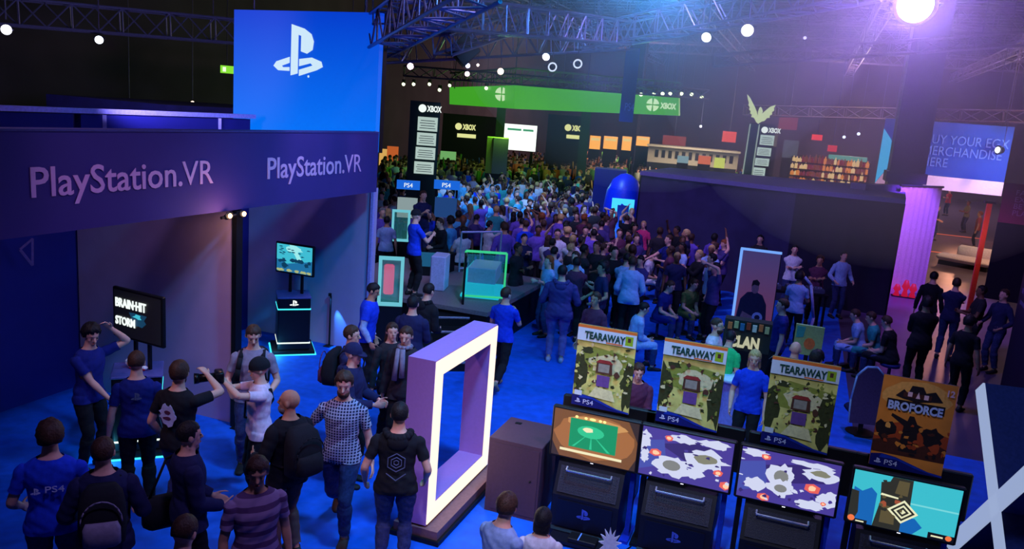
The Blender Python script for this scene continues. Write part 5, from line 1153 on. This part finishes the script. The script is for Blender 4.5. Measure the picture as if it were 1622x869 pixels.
# ------------------------------------------------------------------ visitors near the camera
def C_(n,rgb): return cloth(n,rgb)
NAVYC=C_('navy',(34,36,80)); ROYAL=C_('royal_blue',(20,62,215)); DKROY=C_('dark_royal',(22,34,120)); GREYT=C_('grey_lilac',(140,128,150)); WHT=C_('white',(215,212,225)); BLKT=C_('black',(24,24,32)); CHAR=C_('charcoal',(44,40,48)); MARO=C_('maroon',(92,44,74)); PALEB=C_('pale_blue',(150,175,225)); PURH=C_('purple_hoodie',(70,56,120)); BROWNP=C_('brown_trousers',(84,64,62)); PINKT=C_('pink_white',(225,195,215)); OLIVE=C_('olive',(110,110,60)); TEAL=C_('teal',(50,150,150)); LILJ=C_('lilac_jeans',(96,92,160))
PLAID=stripes('cloth_plaid',(40,46,80),(170,176,205),230,True); STRP=stripes('cloth_striped',(150,120,160),(92,62,104),62)
HER={}
HOLD=dict(lh=(-.12,.32,.20),rh=(.12,.32,.20)); PHONE=dict(lh=(-.04,.30,.30),rh=(.06,.30,.32))
CROSS=dict(lh=(.10,.20,.24),rh=(-.10,.22,.27)); WALKF=((-.10,-.30,.14),(.10,.30,.085))
def hero(px,py,h,face,label,pose=None,z0=0.,vox=.0115,sit=False,grp=None,at=None,**dr):
    pose=dict(pose or {})
    if vox==.0115 and py>500: vox=.0092
    if sit:
        pose.setdefault('pelvis',(0,0,.52)); pose.setdefault('feet',((-.15,.42,.085),(.15,.42,.085)))
        pose.setdefault('khint',(0,.3,1))
    pd=make_person(vox=vox,**pose)
    parts=dress(pd,**dr)
    hz=pd['MH']@Vector((0,0,.115)); sc=h/1.76
    z=hz.z*sc
    loc=head_at(px,py,z,z0) if at is None else Vector(at)
    rz=yaw_for(loc,face)
    # head sits off the base when leaning: shift so the head matches
    off=Matrix.Rotation(rz,3,'Z')@Vector((hz.x*sc,hz.y*sc,0)); loc=loc-off if at is None else loc
    p=place_person(parts,loc,rz,label,sc,grp); p['_']=0; del p['_']
    return p,pd
def backprint(p,pd,kind,m,w=.2,z=.30,y=-.152):
    T=pd['T'];M=Matrix([list(r) for r in pd['Rc']]).to_4x4(); M.translation=Vector(T(-w/2,y,z))
    if kind=='emblem': o=logo(p,m,w,'back_emblem',.003); o.matrix_local=M
    elif kind=='ps4':
        logo(p,m,w*.28,'back_emblem',.003).matrix_local=M; text('PS4',w*.3,m,p,M@Matrix.Translation((w*.38,0,.01)),name='back_lettering',sx=1.3,ext=.002)
    elif kind=='splat':
        b=MB(); b.prism(disc(w/2,w*.6,w*.5,w*.62,26,0,.22,R2),.003,M=M); b.build('back_print',m,p)
        b=MB(); b.prism(disc(w/2,w*.75,w*.22,w*.12,12,0,.2,R2),.003,M=M@Matrix.Translation((0,-.003,0))); b.prism(disc(w/2,w*.4,w*.26,w*.1,12,0,.2,R2),.003,M=M@Matrix.Translation((0,-.003,0))); b.build('print_dark_patch',MARO,p)  # maroon patches belong to the print
    elif kind=='diamond':
        b=MB()
        for s in(1,.6,.28): b.path([tuple(M@Vector((w/2+s*w/2*math.cos(a),0,w*.6+s*w/2*math.sin(a)))) for a in [PI/6+2*PI*i/6 for i in range(7)]],.005,5)
        b.path([tuple(M@Vector(q)) for q in((0,0,.0),(w/2,0,-.07),(w,0,.0))],.005,5); b.build('back_print',m,p)
    return p
TEEP=mat('print_on_shirt',(190,200,240),.7); TEED=mat('print_on_dark',(90,96,130),.7)
p,d=hero(78,667,1.80,172,'person with curly brown hair in bright blue T-shirt, back turned, at the lower left',dict(lh=(-.24,.22,.02),rh=(.22,.26,.10),hyaw=-12,hpitch=8,width=1.08),top='tee',topm=ROYAL,hair='curly',hairc='brown'); backprint(p,d,'ps4',TEEP,.24,.28)
p,d=hero(163,693,1.76,176,'person in dark raglan jacket wearing a black and grey backpack, back turned, bottom left',dict(lh=(-.24,.25,.05),rh=(.24,.25,.05),hyaw=6),top='jacket',topm=NAVYC,hair='short',hairc='brown',skin='fair')
backpack(p,d,'black and grey backpack on the person in the dark raglan jacket',BLKT,GREYT,1.08)
p,d=hero(303,668,1.74,105,'dark-haired person in navy jacket facing right, standing before the lilac panel',dict(lh=(-.14,.24,.02),rh=(.12,.24,.04),hpitch=6),top='jacket',topm=NAVYC,hair='short',hairc='black',legm=BLACKC)
b=MB(); T=d['T']; M=Matrix.Translation(Vector(T(-.30,-.12,-.12))); b.box((0,0,0),(.16,.36,.30),M=M,bev=.05); s=MB(); s.path([tuple(T(-.30,-.25,.0)),tuple(T(-.22,-.12,.40)),tuple(T(-.12,0,.50)),tuple(T(-.22,.12,.35)),tuple(T(-.30,.02,.0))],.012,6)
worn(p,'shoulder_bag','black shoulder bag of the person in navy jacket facing right','bag',[('bag_body',b,BLKT),('strap',s,BLKT)],origin=tuple(T(-.3,-.12,-.1)))
hero(300,816,1.70,150,'person with dark hair whose head shows at the bottom edge below the navy jacket',dict(hpitch=25,lean=8),top='tee',topm=CHAR,hair='short',hairc='brown')
p,d=hero(148,517,1.78,40,'wild-haired staff person in dark blue shirt with one hand raised to the head',dict(rh=(-.02,.30,-.02),lh=(-.20,.08,.72),hints={'L':(-.8,.5,.1)},hpitch=22,hyaw=14,lean=4),top='tee',topm=DKROY,hair='curly',hairc='black',legm=BLACKC)
p,d=hero(216,556,1.76,178,'staff person in plain dark blue T-shirt, back turned, before the near kiosk',dict(hpitch=14),top='tee',topm=DKROY,hair='short',hairc='brown',legm=BLACKC); backprint(p,d,'emblem',TEED,.10,.33)
p,d=hero(284,572,1.80,140,'bearded person in black T-shirt with white splat print, one hand at the mouth',dict(rh=(.08,.32,.58),lh=(-.26,.08,-.05),hyaw=-30,hints={'R':(.9,.1,-.4)},width=1.08),top='tee',topm=BLKT,hair='mid',hairc='brown',beard='brown',glasses=True); backprint(p,d,'splat',TEEP,.17,.20)
p,d=hero(402,519,1.82,-10,'brown-haired person in lilac-grey T-shirt with backpack straps looking down',dict(lh=(-.2,.2,.05),rh=(.2,.24,.1),hpitch=28,hyaw=-14,width=1.05),top='tee',topm=GREYT,hair='short',hairc='brown',skin='fair')
backpack(p,d,'dark backpack of the person in lilac-grey T-shirt looking down',BLKT,BLKT)
p,d=hero(408,568,1.70,-82,'person in black cap and pinkish white T-shirt filming with a camera toward the left',dict(lh=(-.07,.36,.56),rh=(.07,.36,.52),hpitch=6,width=1.1),top='tee',topm=PINKT,hair='short',hairc='black',hat='beanie',hatm=BLKT,legm=BLACKC)
T=d['T']; b=MB(); c0=Vector(T(0,.42,.62)); b.box(c0,(.17,.09,.12),bev=.012); l=MB(); l.tube(c0+Vector((0,.03,0)),c0+Vector((0,.20,-.01)),.042,.048,12); l.tube(c0+Vector((0,.20,-.01)),c0+Vector((0,.25,-.01)),.054,.06,12)
worn(p,'camera','black photo camera held up by the person in black cap','camera',[('camera_body',b,SAT),('camera_lens',l,SAT)],origin=tuple(c0))
s=MB(); s.path([tuple(T(-.13,-.10,.48)),tuple(T(0,.14,.34)),tuple(T(.2,.13,.05)),tuple(T(.25,-.02,-.02))],.013,6); s.path([tuple(T(-.13,-.10,.48)),tuple(T(.02,-.15,.3)),tuple(T(.25,-.06,0))],.013,6); g=MB(); g.box(Vector(T(.30,-.04,-.08)),(.12,.26,.22),bev=.04)
worn(p,'camera_bag','small black camera bag slung from the person in black cap','bag',[('bag_body',g,BLKT),('strap',s,BLKT)],origin=tuple(T(.3,-.04,-.08)))
p,d=hero(458,617,1.76,215,'bald bearded person in dark jacket facing away left beside the man in pinkish white',dict(hyaw=-35,lh=(-.2,.25,.1),rh=(.2,.25,.1)),top='jacket',topm=BLKT,hair='bald',skin='tan',beard='grey',legm=BROWNP)
backpack(p,d,'bulky black backpack on the bald bearded person',BLKT,BLKT,1.15)
p,d=hero(408,730,1.72,20,'person in lilac and purple striped T-shirt at the bottom, head turned aside',dict(hpitch=18,hyaw=20,width=1.1),top='tee',topm=STRP,hair='mid',hairc='brown',skin='tan')
p,d=hero(545,592,1.84,-12,'bearded person in blue plaid shirt walking on the blue carpet',dict(pelvis=(0,0,.90),feet=((-.09,.16,.085),(.10,-.42,.24)),fdir=((0,1,0),(0,.75,-.66)),lh=(-.30,.02,-.10),rh=(.34,.16,.08),hpitch=16,hyaw=-8,width=1.04),top='tee',topm=PLAID,hair='mid',hairc='brown',beard='brown',skin='fair',legm=DENIM,shoem=mat('shoe_brown',(70,44,40),.6))
p,d=hero(634,637,1.74,178,'black-haired person in black hoodie with line print, back turned, by the square frame',dict(width=1.12,lh=(-.30,.10,-.04),rh=(.28,.12,-.02)),top='tee',topm=BLKT,hair='short',hairc='black',hood=True,legm=DENIM); backprint(p,d,'diamond',TEED,.18,.16,-.165)
p,d=hero(563,545,1.74,70,'person in dark cap and navy hooded jacket facing right with backpack',dict(lh=(-.15,.3,.1),rh=(.12,.32,.14),hpitch=8),top='jacket',topm=NAVYC,hair='short',hairc='brown',hat='cap',hatm=NAVYC,hood=True,legm=BLACKC)
p,d=hero(560,516,1.76,75,'brown-haired person with a round black backpack behind the dark cap wearer',dict(hpitch=6),top='tee',topm=NAVYC,hair='short',hairc='brown',legm=BLACKC); backpack(p,d,'round black backpack beside the far kiosk wall',BLKT,MARO,1.1)
p,d=hero(643,519,1.78,-28,'smiling person in dark blazer with grey scarf beside the square frame',dict(hpitch=14,hyaw=-14,lh=(-.27,.04,-.1),rh=(.27,.04,-.1)),top='jacket',topm=CHAR,hair='short',hairc='brown',scarf=GREYT,legm=BLACKC,skin='fair')
p,d=hero(622,512,1.66,25,'long-haired person half hidden behind the smiling person in blazer',dict(hyaw=15),top='long',topm=CHAR,hair='long',hairc='brown',legm=BLACKC)
p,d=hero(597,450,1.76,80,'staff person in blue T-shirt over white sleeves at the corner of the lilac panel',dict(rh=(.24,.12,-.06),lh=(-.2,.1,-.08),hpitch=18,lean=6),top='long',topm=PALEB,hair='short',hairc='black',legm=BLACKC,skin='tan')
g=garment(d,(np.isin(d['names'],['torso','thighL','thighR'])&(d['s']>-.1)&(d['s']<.515))|(np.isin(d['names'],['uarmL','uarmR'])&(d['t']<.6)),.028,ROYAL,'tshirt')
o=bpy.data.objects.new('tshirt',g); COL.objects.link(o); o.parent=p
hero(655,468,1.78,165,'person in plain dark navy jacket, back turned, left of the stage steps',dict(lh=(-.1,.3,.2),rh=(.1,.3,.2)),top='jacket',topm=NAVYC,hair='short',hairc='black',legm=BLACKC)
hero(682,449,1.80,140,'hunched person in black hooded jacket nearest the stage steps',dict(lean=12,lh=(-.1,.3,.1),rh=(.1,.3,.1)),top='jacket',topm=BLKT,hair='short',hairc='black',hood=True,legm=BLACKC)
hero(803,455,1.74,160,'staff person in bright blue T-shirt striding behind the square frame',dict(pelvis=(0,0,.90),feet=((-.08,.10,.085),(.10,-.45,.22)),fdir=((0,1,0),(0,.8,-.6)),lh=(-.12,.25,.30),rh=(.10,.28,.34),hyaw=20),top='tee',topm=ROYAL,hair='short',hairc='brown',legm=BLACKC,shoem=mat('shoe_grey_green',(120,130,110),.6))
hero(892,420,1.84,178,'large person in purple hooded sweatshirt and lilac jeans, back turned, arms in front',dict(width=1.22,lh=(-.22,.24,.14),rh=(.22,.26,.16),hyaw=8),top='jacket',topm=PURH,hair='short',hairc='black',hood=True,legm=LILJ,shoem=mat('shoe_pale',(170,160,190),.6))
hero(944,463,1.72,-35,'person in maroon top facing left above the first meadow poster',dict(hpitch=4),top='tee',topm=MARO,hair='short',hairc='brown',skin='tan',legm=BLACKC)
hero(1197,556,1.66,-8,'fair-haired staff woman in blue T-shirt between the second and third meadow posters',dict(hpitch=12,hyaw=-6,rh=(.22,.12,-.05),lh=(-.24,.12,-.08)),top='tee',topm=ROYAL,hair='long',hairc='blond',skin='fair',legm=BLACKC)
hero(1240,473,1.76,-80,'staff person in dark blue T-shirt facing left before the pale green board',dict(hpitch=4),top='tee',topm=DKROY,hair='short',hairc='brown',skin='fair',legm=BLACKC)
hero(1138,504,1.70,75,'short-haired bearded person in pinkish top facing right at the lettered counter',dict(lh=(-.1,.3,.15),rh=(.1,.3,.15)),top='tee',topm=PINKT,hair='buzz',hairc='brown',beard='brown',glasses=True,skin='fair')
hero(1160,524,1.60,160,'person in bright green top bending at the lettered counter',dict(lean=14,lh=(-.1,.3,.1),rh=(.1,.3,.1)),top='tee',topm=C_('bright_green',(40,190,110)),hair='short',hairc='black')
hero(1262,541,1.66,170,'bald person whose head shows above the third meadow poster',dict(),top='tee',topm=MARO,hair='bald',skin='fair')
hero(1297,556,1.66,150,'person with dark hood whose head shows right of the bald head',dict(hpitch=10),top='jacket',topm=BLKT,hair='curly',hairc='black',hood=True)
# seated players
STL=mat('stool_seat',(30,40,120),.6)
def stool(p,label,h):
    t=thing('stool',label,'stool',(p.location.x,p.location.y,p.location.z),0,'round stools under the seated players')
    b=MB(); b.tube((0,0,h-.06),(0,0,h),.17,.18,18); b.build('seat',STL,t,True)
    b=MB(); b.tube((0,0,.03),(0,0,h-.06),.03); b.build('pole',STEEL,t)
    b=MB(); b.tube((0,0,0.008),(0,0,.03),.2,.18,18); b.build('base',BLK,t,True)
def seat(px,py,h,face,label,pose,slab,**k):
    p,d=hero(px,py,h,face,label,pose,sit=True,**k); stool(p,slab,.42*p.scale.x); return p,d
PAD=dict(lh=(-.07,.32,.14),rh=(.07,.32,.14))
p,d=seat(806,781,1.74,140,'seated player with dark hair in white and blue T-shirt, before the brown-grey cabinet',dict(PAD,lean=6,hyaw=-25),'stool under the nearest seated player in white',top='tee',topm=PALEB,hair='mid',hairc='brown')
p,d=seat(862,805,1.50,172,'small seated child with dark hair in white top, at the bottom before the card game',dict(PAD,lean=4),'stool under the small child in white',top='tee',topm=WHT,hair='bob',hairc='black')
seat(1013,578,1.70,8,'young player in mauve cardigan seated between the first two meadow posters',dict(PAD,hpitch=8,lean=6),'stool under the young player in mauve cardigan',top='jacket',topm=MARO,hair='mid',hairc='brown',skin='fair',legm=BLACKC)
SP=[(1025,480,1.70,110,'player in pale blue long-sleeved top seated right of the maroon top',PALEB,'long','black','stool under the player in pale blue long-sleeved top'),
    (1066,446,1.74,60,'player in dark blue T-shirt seated with elbows on knees in mid hall',DKROY,'tee','brown','stool under the player in dark blue T-shirt'),
    (1103,443,1.72,40,'player in olive top seated right of the dark blue one in mid hall',OLIVE,'tee','brown','stool under the player in olive top'),
    (1352,490,1.66,-85,'leftmost of three seated players at right, pale blue top',PALEB,'tee','brown','stool under the leftmost of the three players at right'),
    (1377,494,1.66,-80,'middle of three seated players at right, blue and pale top',TEAL,'tee','brown','stool under the middle one of the three players at right'),
    (1402,500,1.74,-110,'rightmost of three seated players at right, black T-shirt',BLKT,'tee','brown','stool under the black T-shirt player at right'),
    (1040,398,1.74,75,'player in white T-shirt leaning forward at the front of the crowd',WHT,'tee','black','stool under the player in white leaning forward')]
for px,py,h,f,lab,m,tp,hc,sl in SP: seat(px,py,h,f,lab,dict(PAD,lean=16,hpitch=6),sl,vox=.014,top=tp,topm=m,hair='short',hairc=hc,legm=DENIM)
# pair on the stage
p,d=hero(660,332,1.70,120,'staff person in bright blue T-shirt standing on the low stage',dict(lh=(-.10,.32,.28),rh=(.12,.34,.30)),z0=.8,vox=.014,top='tee',topm=ROYAL,hair='short',hairc='black',hat='cap',hatm=BLKT,legm=BLACKC)
p,d=hero(696,346,1.60,-60,'visitor in black sitting on the stage beside the blue-shirted staff',dict(PAD,lean=10),z0=.8,vox=.014,sit=True,top='long',topm=BLKT,hair='short',hairc='brown',legm=BLACKC)
t=thing('bench','small dark bench under the visitor in black on the stage','bench',(p.location.x,p.location.y,.8)); b=MB(); b.box((0,0,.39),(.5,.4,.06)); b.build('seat',BLK,t)
for sx in(-.2,.2): b=MB(); b.box((sx,0,.18),(.05,.36,.36)); b.build('leg',BLK,t)
hero(671,302,1.72,20,'visitor in navy top at the back of the stage behind the blue-shirted staff',dict(PHONE),z0=.8,vox=.014,top='tee',topm=NAVYC,hair='short',hairc='brown')
# people of the right passage and the standing ones in the middle
MID=[(1481,430,1.76,170,'black',BLKT,'long','person in all black, back turned, at the entrance of the passage'),
 (1470,470,1.80,200,'black',BLKT,'jacket','heavy person in black coat nearest the orange desert poster'),
 (1517,440,1.80,178,'brown',NAVYC,'tee','person in slate T-shirt, back turned, centre of the dark group at right'),
 (1556,452,1.74,-70,'black',CHAR,'tee','person in dark cap facing left in the dark group at right'),
 (1592,458,1.76,-40,'brown',NAVYC,'long','person leaning by the dark booth wall at the right edge'),
 (1538,500,1.70,160,'black',BLKT,'tee','shorter person in black low in the dark group at right'),
 (870,405,1.70,-60,'ginger',PALEB,'tee','ginger long-haired person in pale top, arms crossed, left of the purple hoodie'),
 (822,385,1.74,60,'black',BLKT,'jacket','person in black with turquoise lit shoulder beside the stage railing'),
 (912,398,1.78,-30,'brown',PALEB,'tee','person in pale blue behind the shoulder of the purple hoodie'),
 (955,415,1.76,-70,'black',NAVYC,'tee','dark-haired person with glasses between purple hoodie and white leaning player'),
 (1060,372,1.80,-60,'brown',DKROY,'tee','tall person in dark blue pointing beside the white leaning player'),
 (1128,388,1.74,-20,'blond',PALEB,'tee','fair person in patterned pale top left of the portrait display'),
 (1260,388,1.76,10,'black',WHT,'tee','person in white T-shirt by the dark theatre wall'),
 (1268,430,1.70,170,'black',PALEB,'tee','person in pale top with dark straps right of the portrait display'),
 (1338,398,1.72,30,'black',PALEB,'long','person in pale jacket rightmost along the dark theatre wall'),
 (1182,352,1.78,20,'black',BLKT,'tee','person in black photographing from the dark theatre wall'),
 (1205,372,1.74,-10,'black',CHAR,'tee','person in charcoal between photographer and white T-shirt at theatre wall'),
 (1300,405,1.70,0,'brown',MARO,'tee','person in dull maroon at the theatre wall'),
 (1083,330,1.78,180,'brown',PALEB,'tee','person in pale top facing the dark theatre wall'),
 (1045,322,1.74,-20,'black',MARO,'tee','person in dark red near the left end of the theatre wall'),
 (1020,350,1.66,-10,'blond',C_('hot_pink',(220,60,120)),'tee','fair person in hot pink top in the crowd before the theatre wall'),
 (1475,305,1.74,40,'brown',MARO,'tee','person in dark red inside the far passage'),
 (1505,300,1.74,-40,'black',C_('red',(190,30,40)),'tee','person in red inside the far passage'),
 (1535,318,1.72,-60,'brown',OLIVE,'tee','person in olive near the white sofa in the passage'),
 (1487,325,1.70,90,'black',CHAR,'tee','person in charcoal left of the white sofa in the passage'),
 (1553,335,1.70,-90,'ginger',C_('rust',(170,70,40)),'tee','person in rust top right of the white sofa')]
POSES=[{},PHONE,CROSS,HOLD,dict(lh=(-.24,.20,.05),rh=(.24,.2,.05))]
for i,(px,py,h,f,hc,m,tp,lab) in enumerate(MID):
    ps=dict(POSES[i%5]); 
    if 'crossed' in lab: ps=dict(CROSS)
    if 'photographing' in lab: ps=dict(lh=(-.06,.34,.55),rh=(.06,.34,.55))
    if 'pointing' in lab: ps=dict(rh=(.15,.5,.15),lh=(-.1,.3,.2))
    hero(px,py,h,f,lab,ps,vox=.016,top=tp,topm=m,hair='long' if ('ginger long' in lab) else ('curly' if i%4==1 else 'short'),hairc=hc,legm=BLACKC if i%2 else DENIM,skin=('fair','tan','fair','dark')[i%4])
# ------------------------------------------------------------------ the crowd
def project(p):
    c=RW.T@(np.array(p)-CAMP); return CX+FOC*c[0]/-c[2],CY-FOC*c[1]/-c[2]
def inpoly(x,y,P):
    c=False
    for i in range(len(P)):
        (x0,y0),(x1,y1)=P[i],P[i-1]
        if (y0>y)!=(y1>y) and x<(x1-x0)*(y-y0)/(y1-y0)+x0: c=not c
    return c
PRO=[]; SEEN_=set()
PP=[('arms down',dict(),'tee','short'),('arms down',dict(hyaw=25),'long','curly'),('arms crossed',dict(CROSS),'tee','short'),('holding a phone',dict(PHONE,hpitch=15),'tee','short'),
    ('one arm raised',dict(rh=(.18,.22,.85),hints={'R':(.8,.1,.2)}),'tee','short'),('clapping',dict(lh=(-.03,.34,.36),rh=(.03,.34,.36)),'long','short'),('filming overhead',dict(lh=(-.08,.26,.78),rh=(.08,.26,.78)),'tee','short'),
    ('hands in front',dict(HOLD,hyaw=-20),'tee','long'),('leaning forward',dict(lean=9,lh=(-.2,.2,.05),rh=(.2,.2,.05)),'jacket','mid')]
for nme,ps,tp,hr in PP:
    pd=make_person(vox=.021,width=1.05,**ps); PRO.append((nme,dress(pd,top=tp,topm=NAVYC,hair=hr,face=False,legm=BLACKC),pd))
CCOL=[('white',WHT),('pale blue',PALEB),('navy',NAVYC),('black',BLKT),('charcoal',CHAR),('teal',TEAL),('purple',PURH),('royal blue',ROYAL),('grey',GREYT),('maroon',MARO),('violet',C_('violet',(110,80,190))),('cyan',C_('cyan',(80,170,220)))]
HC=['black','brown','blond','ginger','grey']; HCN={'black':'black-haired','brown':'brown-haired','blond':'fair-haired','ginger':'ginger-haired','grey':'grey-haired'}
ZON=[('behind the stage',[(604,292),(720,285),(850,280),(856,345),(838,392),(800,372),(735,392),(692,372),(604,385)],.60,90,[0,1,1,11,7,8,10,2,5,6]),
     ('mid crowd',[(856,290),(940,300),(960,340),(940,372),(860,380),(846,340)],.52,70,[2,3,4,6,8,10,9,0,10,6]),
     ('front of crowd',[(846,385),(940,376),(1010,372),(1020,405),(985,425),(930,412),(850,402)],.55,26,[2,3,4,1,6,9]),
     ('near the theatre wall',[(945,300),(1010,318),(1080,345),(1150,378),(1140,420),(1080,415),(1020,400),(1000,370),(960,365)],.60,42,[3,4,6,9,2,10,1]),
     ('far crowd under ring sign',[(604,256),(700,258),(800,262),(935,268),(935,292),(850,280),(720,284),(604,290)],.75,62,[3,2,4,7,11,8,1])]
placed=[(o.location.x,o.location.y) for o in COL.objects if o.name.startswith('person')]
rc=random.Random(11)
bpy.context.view_layer.update(); OBST=[]
def tree(o):
    yield o
    for c in o.children: yield from tree(c)
for o in [o for o in COL.objects if o.parent is None and o.type in('MESH','EMPTY') and not o.name.startswith(('person','haze','backpack'))]:
    if o.get('kind')=='structure' and not o.name.startswith('column'): continue
    P_=[q.matrix_world@Vector(c) for q in tree(o) if q.type=='MESH' for c in q.bound_box]
    if not P_: continue
    x0,x1,y0,y1,z0=min(p.x for p in P_),max(p.x for p in P_),min(p.y for p in P_),max(p.y for p in P_),min(p.z for p in P_)
    if z0<1.8 and (x1-x0)*(y1-y0)<60: OBST.append((x0-.22,x1+.22,y0-.22,y1+.22))
STX0,STX1,STY0,STY1=STAGE_RECT
def blocked(x,y):
    if STX0-.3<x<STX1+.3 and STY0-.3<y<STY1+.3: return True
    if any(a<x<b and c<y<d for a,b,c,d in OBST): return True
    return False
WU=(Vector((B_.x-A.x,B_.y-A.y)).normalized())
def behindwall(x,y):
    r=Vector((x-A.x,y-A.y)); s=r.x*WU.x+r.y*WU.y; n=-r.x*WU.y+r.y*WU.x
    return n>-.35 and s>-.4
for zone,poly,sp,nmax,cols in ZON:
    pts=[G(px,py,1.7) for px,py in poly]; x0,x1=min(p.x for p in pts),max(p.x for p in pts); y0,y1=min(p.y for p in pts),max(p.y for p in pts)
    n=0
    for _ in range(9000):
        if n>=nmax: break
        x,y=rc.uniform(x0,x1),rc.uniform(y0,y1); px,py=project((x,y,1.7))
        if not inpoly(px,py,poly) or blocked(x,y) or behindwall(x,y): continue
        if any((x-a)**2+(y-b)**2<sp*sp for a,b in placed): continue
        placed.append((x,y)); n+=1
        nme,parts,pd=PRO[rc.choice([0,1,2,3,4,5,6,7,8] if zone!='far crowd under ring sign' else [0,1,2,3,7,8])]
        cn,cm=CCOL[rc.choice(cols)]; hc=rc.choices(HC,[5,6,2,1,1])[0]
        # the audience looks at the stage front or away along the hall
        fa=rc.choice([170,180,190,150,210,120,240,0,20,-30]) if zone!='near the theatre wall' else rc.choice([-60,-90,-40,180,150,10])
        loc=Vector((x,y,0)); garm={'tee':'T-shirt','long':'long-sleeved top','jacket':'jacket'}[[q for q in PP if q[0]==nme][0][2]]
        lab=f"{HCN[hc]} person in {cn} {garm}, {nme}, {zone}"
        grp='visitors, '+zone
        if lab in SEEN_:
            pmx=sum(q[0] for q in poly)/len(poly); lab=lab.replace(zone,zone+(', left part' if px<pmx else ', right part'))
        if lab in SEEN_: lab+=', nearer row' if sum(1 for q in [1]) and y<(y0+y1)/2 else ', farther row'
        SEEN_.add(lab)
        r=thing('person',lab,'person',loc,yaw_for(loc,fa),grp); r.scale=(rc.uniform(.93,1.05),)*3
        sk=rc.choice(['fair','fair','tan','dark'])
        for pn,me,_ in parts:
            o=bpy.data.objects.new(pn,me); COL.objects.link(o); o.parent=r
            mm={'shirt':cm,'jacket':cm,'hair':HAIRS[hc],'body':SKINS[sk]}.get(pn)
            if mm: o.material_slots[0].link='OBJECT'; o.material_slots[0].material=mm
# far crowd that nobody could count: one object of small figures with body, head and arms
b=MB(); rf=random.Random(4)
fm=[cloth('far_'+n,c) for n,c in(('dark',(40,34,50)),('tan',(190,140,90)),('green',(90,150,60)),('orange',(200,110,60)),('blue',(50,80,160)),('pale',(180,180,170)))]+[SKINS['fair'],HAIRS['brown']]
for (xa,xb,ya,yb,n) in((690,1000,240,262,330),(1215,1375,262,290,110),(604,690,246,258,40),(1010,1180,256,268,60)):
    for _ in range(n):
        q=G(rf.uniform(xa,xb),rf.uniform(ya,yb),1.7)
        if xa==1215: q=atD(rf.uniform(xa,xb),rf.uniform(ya,yb),rf.uniform(26,36))
        x,y=q.x,q.y
        if blocked(x,y) or any((x-a)**2+(y-c)**2<.5 for a,c in placed): continue
        mi=rf.randrange(6); k=rf.uniform(.92,1.05); a=rf.uniform(0,6.28); cu,su=math.cos(a),math.sin(a)
        for s in(-1,1): b.tube((x+cu*.1*s,y+su*.1*s,0),(x+cu*.09*s,y+su*.09*s,.88*k),.06,.09,5,0)
        b.tube((x,y,.82*k),(x,y,1.42*k),.15,.19,7,mi); b.tube((x,y,1.42*k),(x,y,1.5*k),.07,.05,6,6)
        for s in(-1,1):
            up=rf.random()<.12; b.tube((x+cu*.2*s,y+su*.2*s,1.38*k),(x+cu*.25*s,y+su*.25*s,(1.85 if up else .85)*k),.05,.035,5,mi)
        b.ell((x,y,1.61*k),(.09,.09,.12),7,6,6); b.ell((x,y,1.65*k),(.1,.1,.1),7,5,7)
o=b.build('crowd',fm,None,True); tag(o,'dense far crowd of small figures under the green ring sign and behind the theatre block','crowd',kind='stuff')
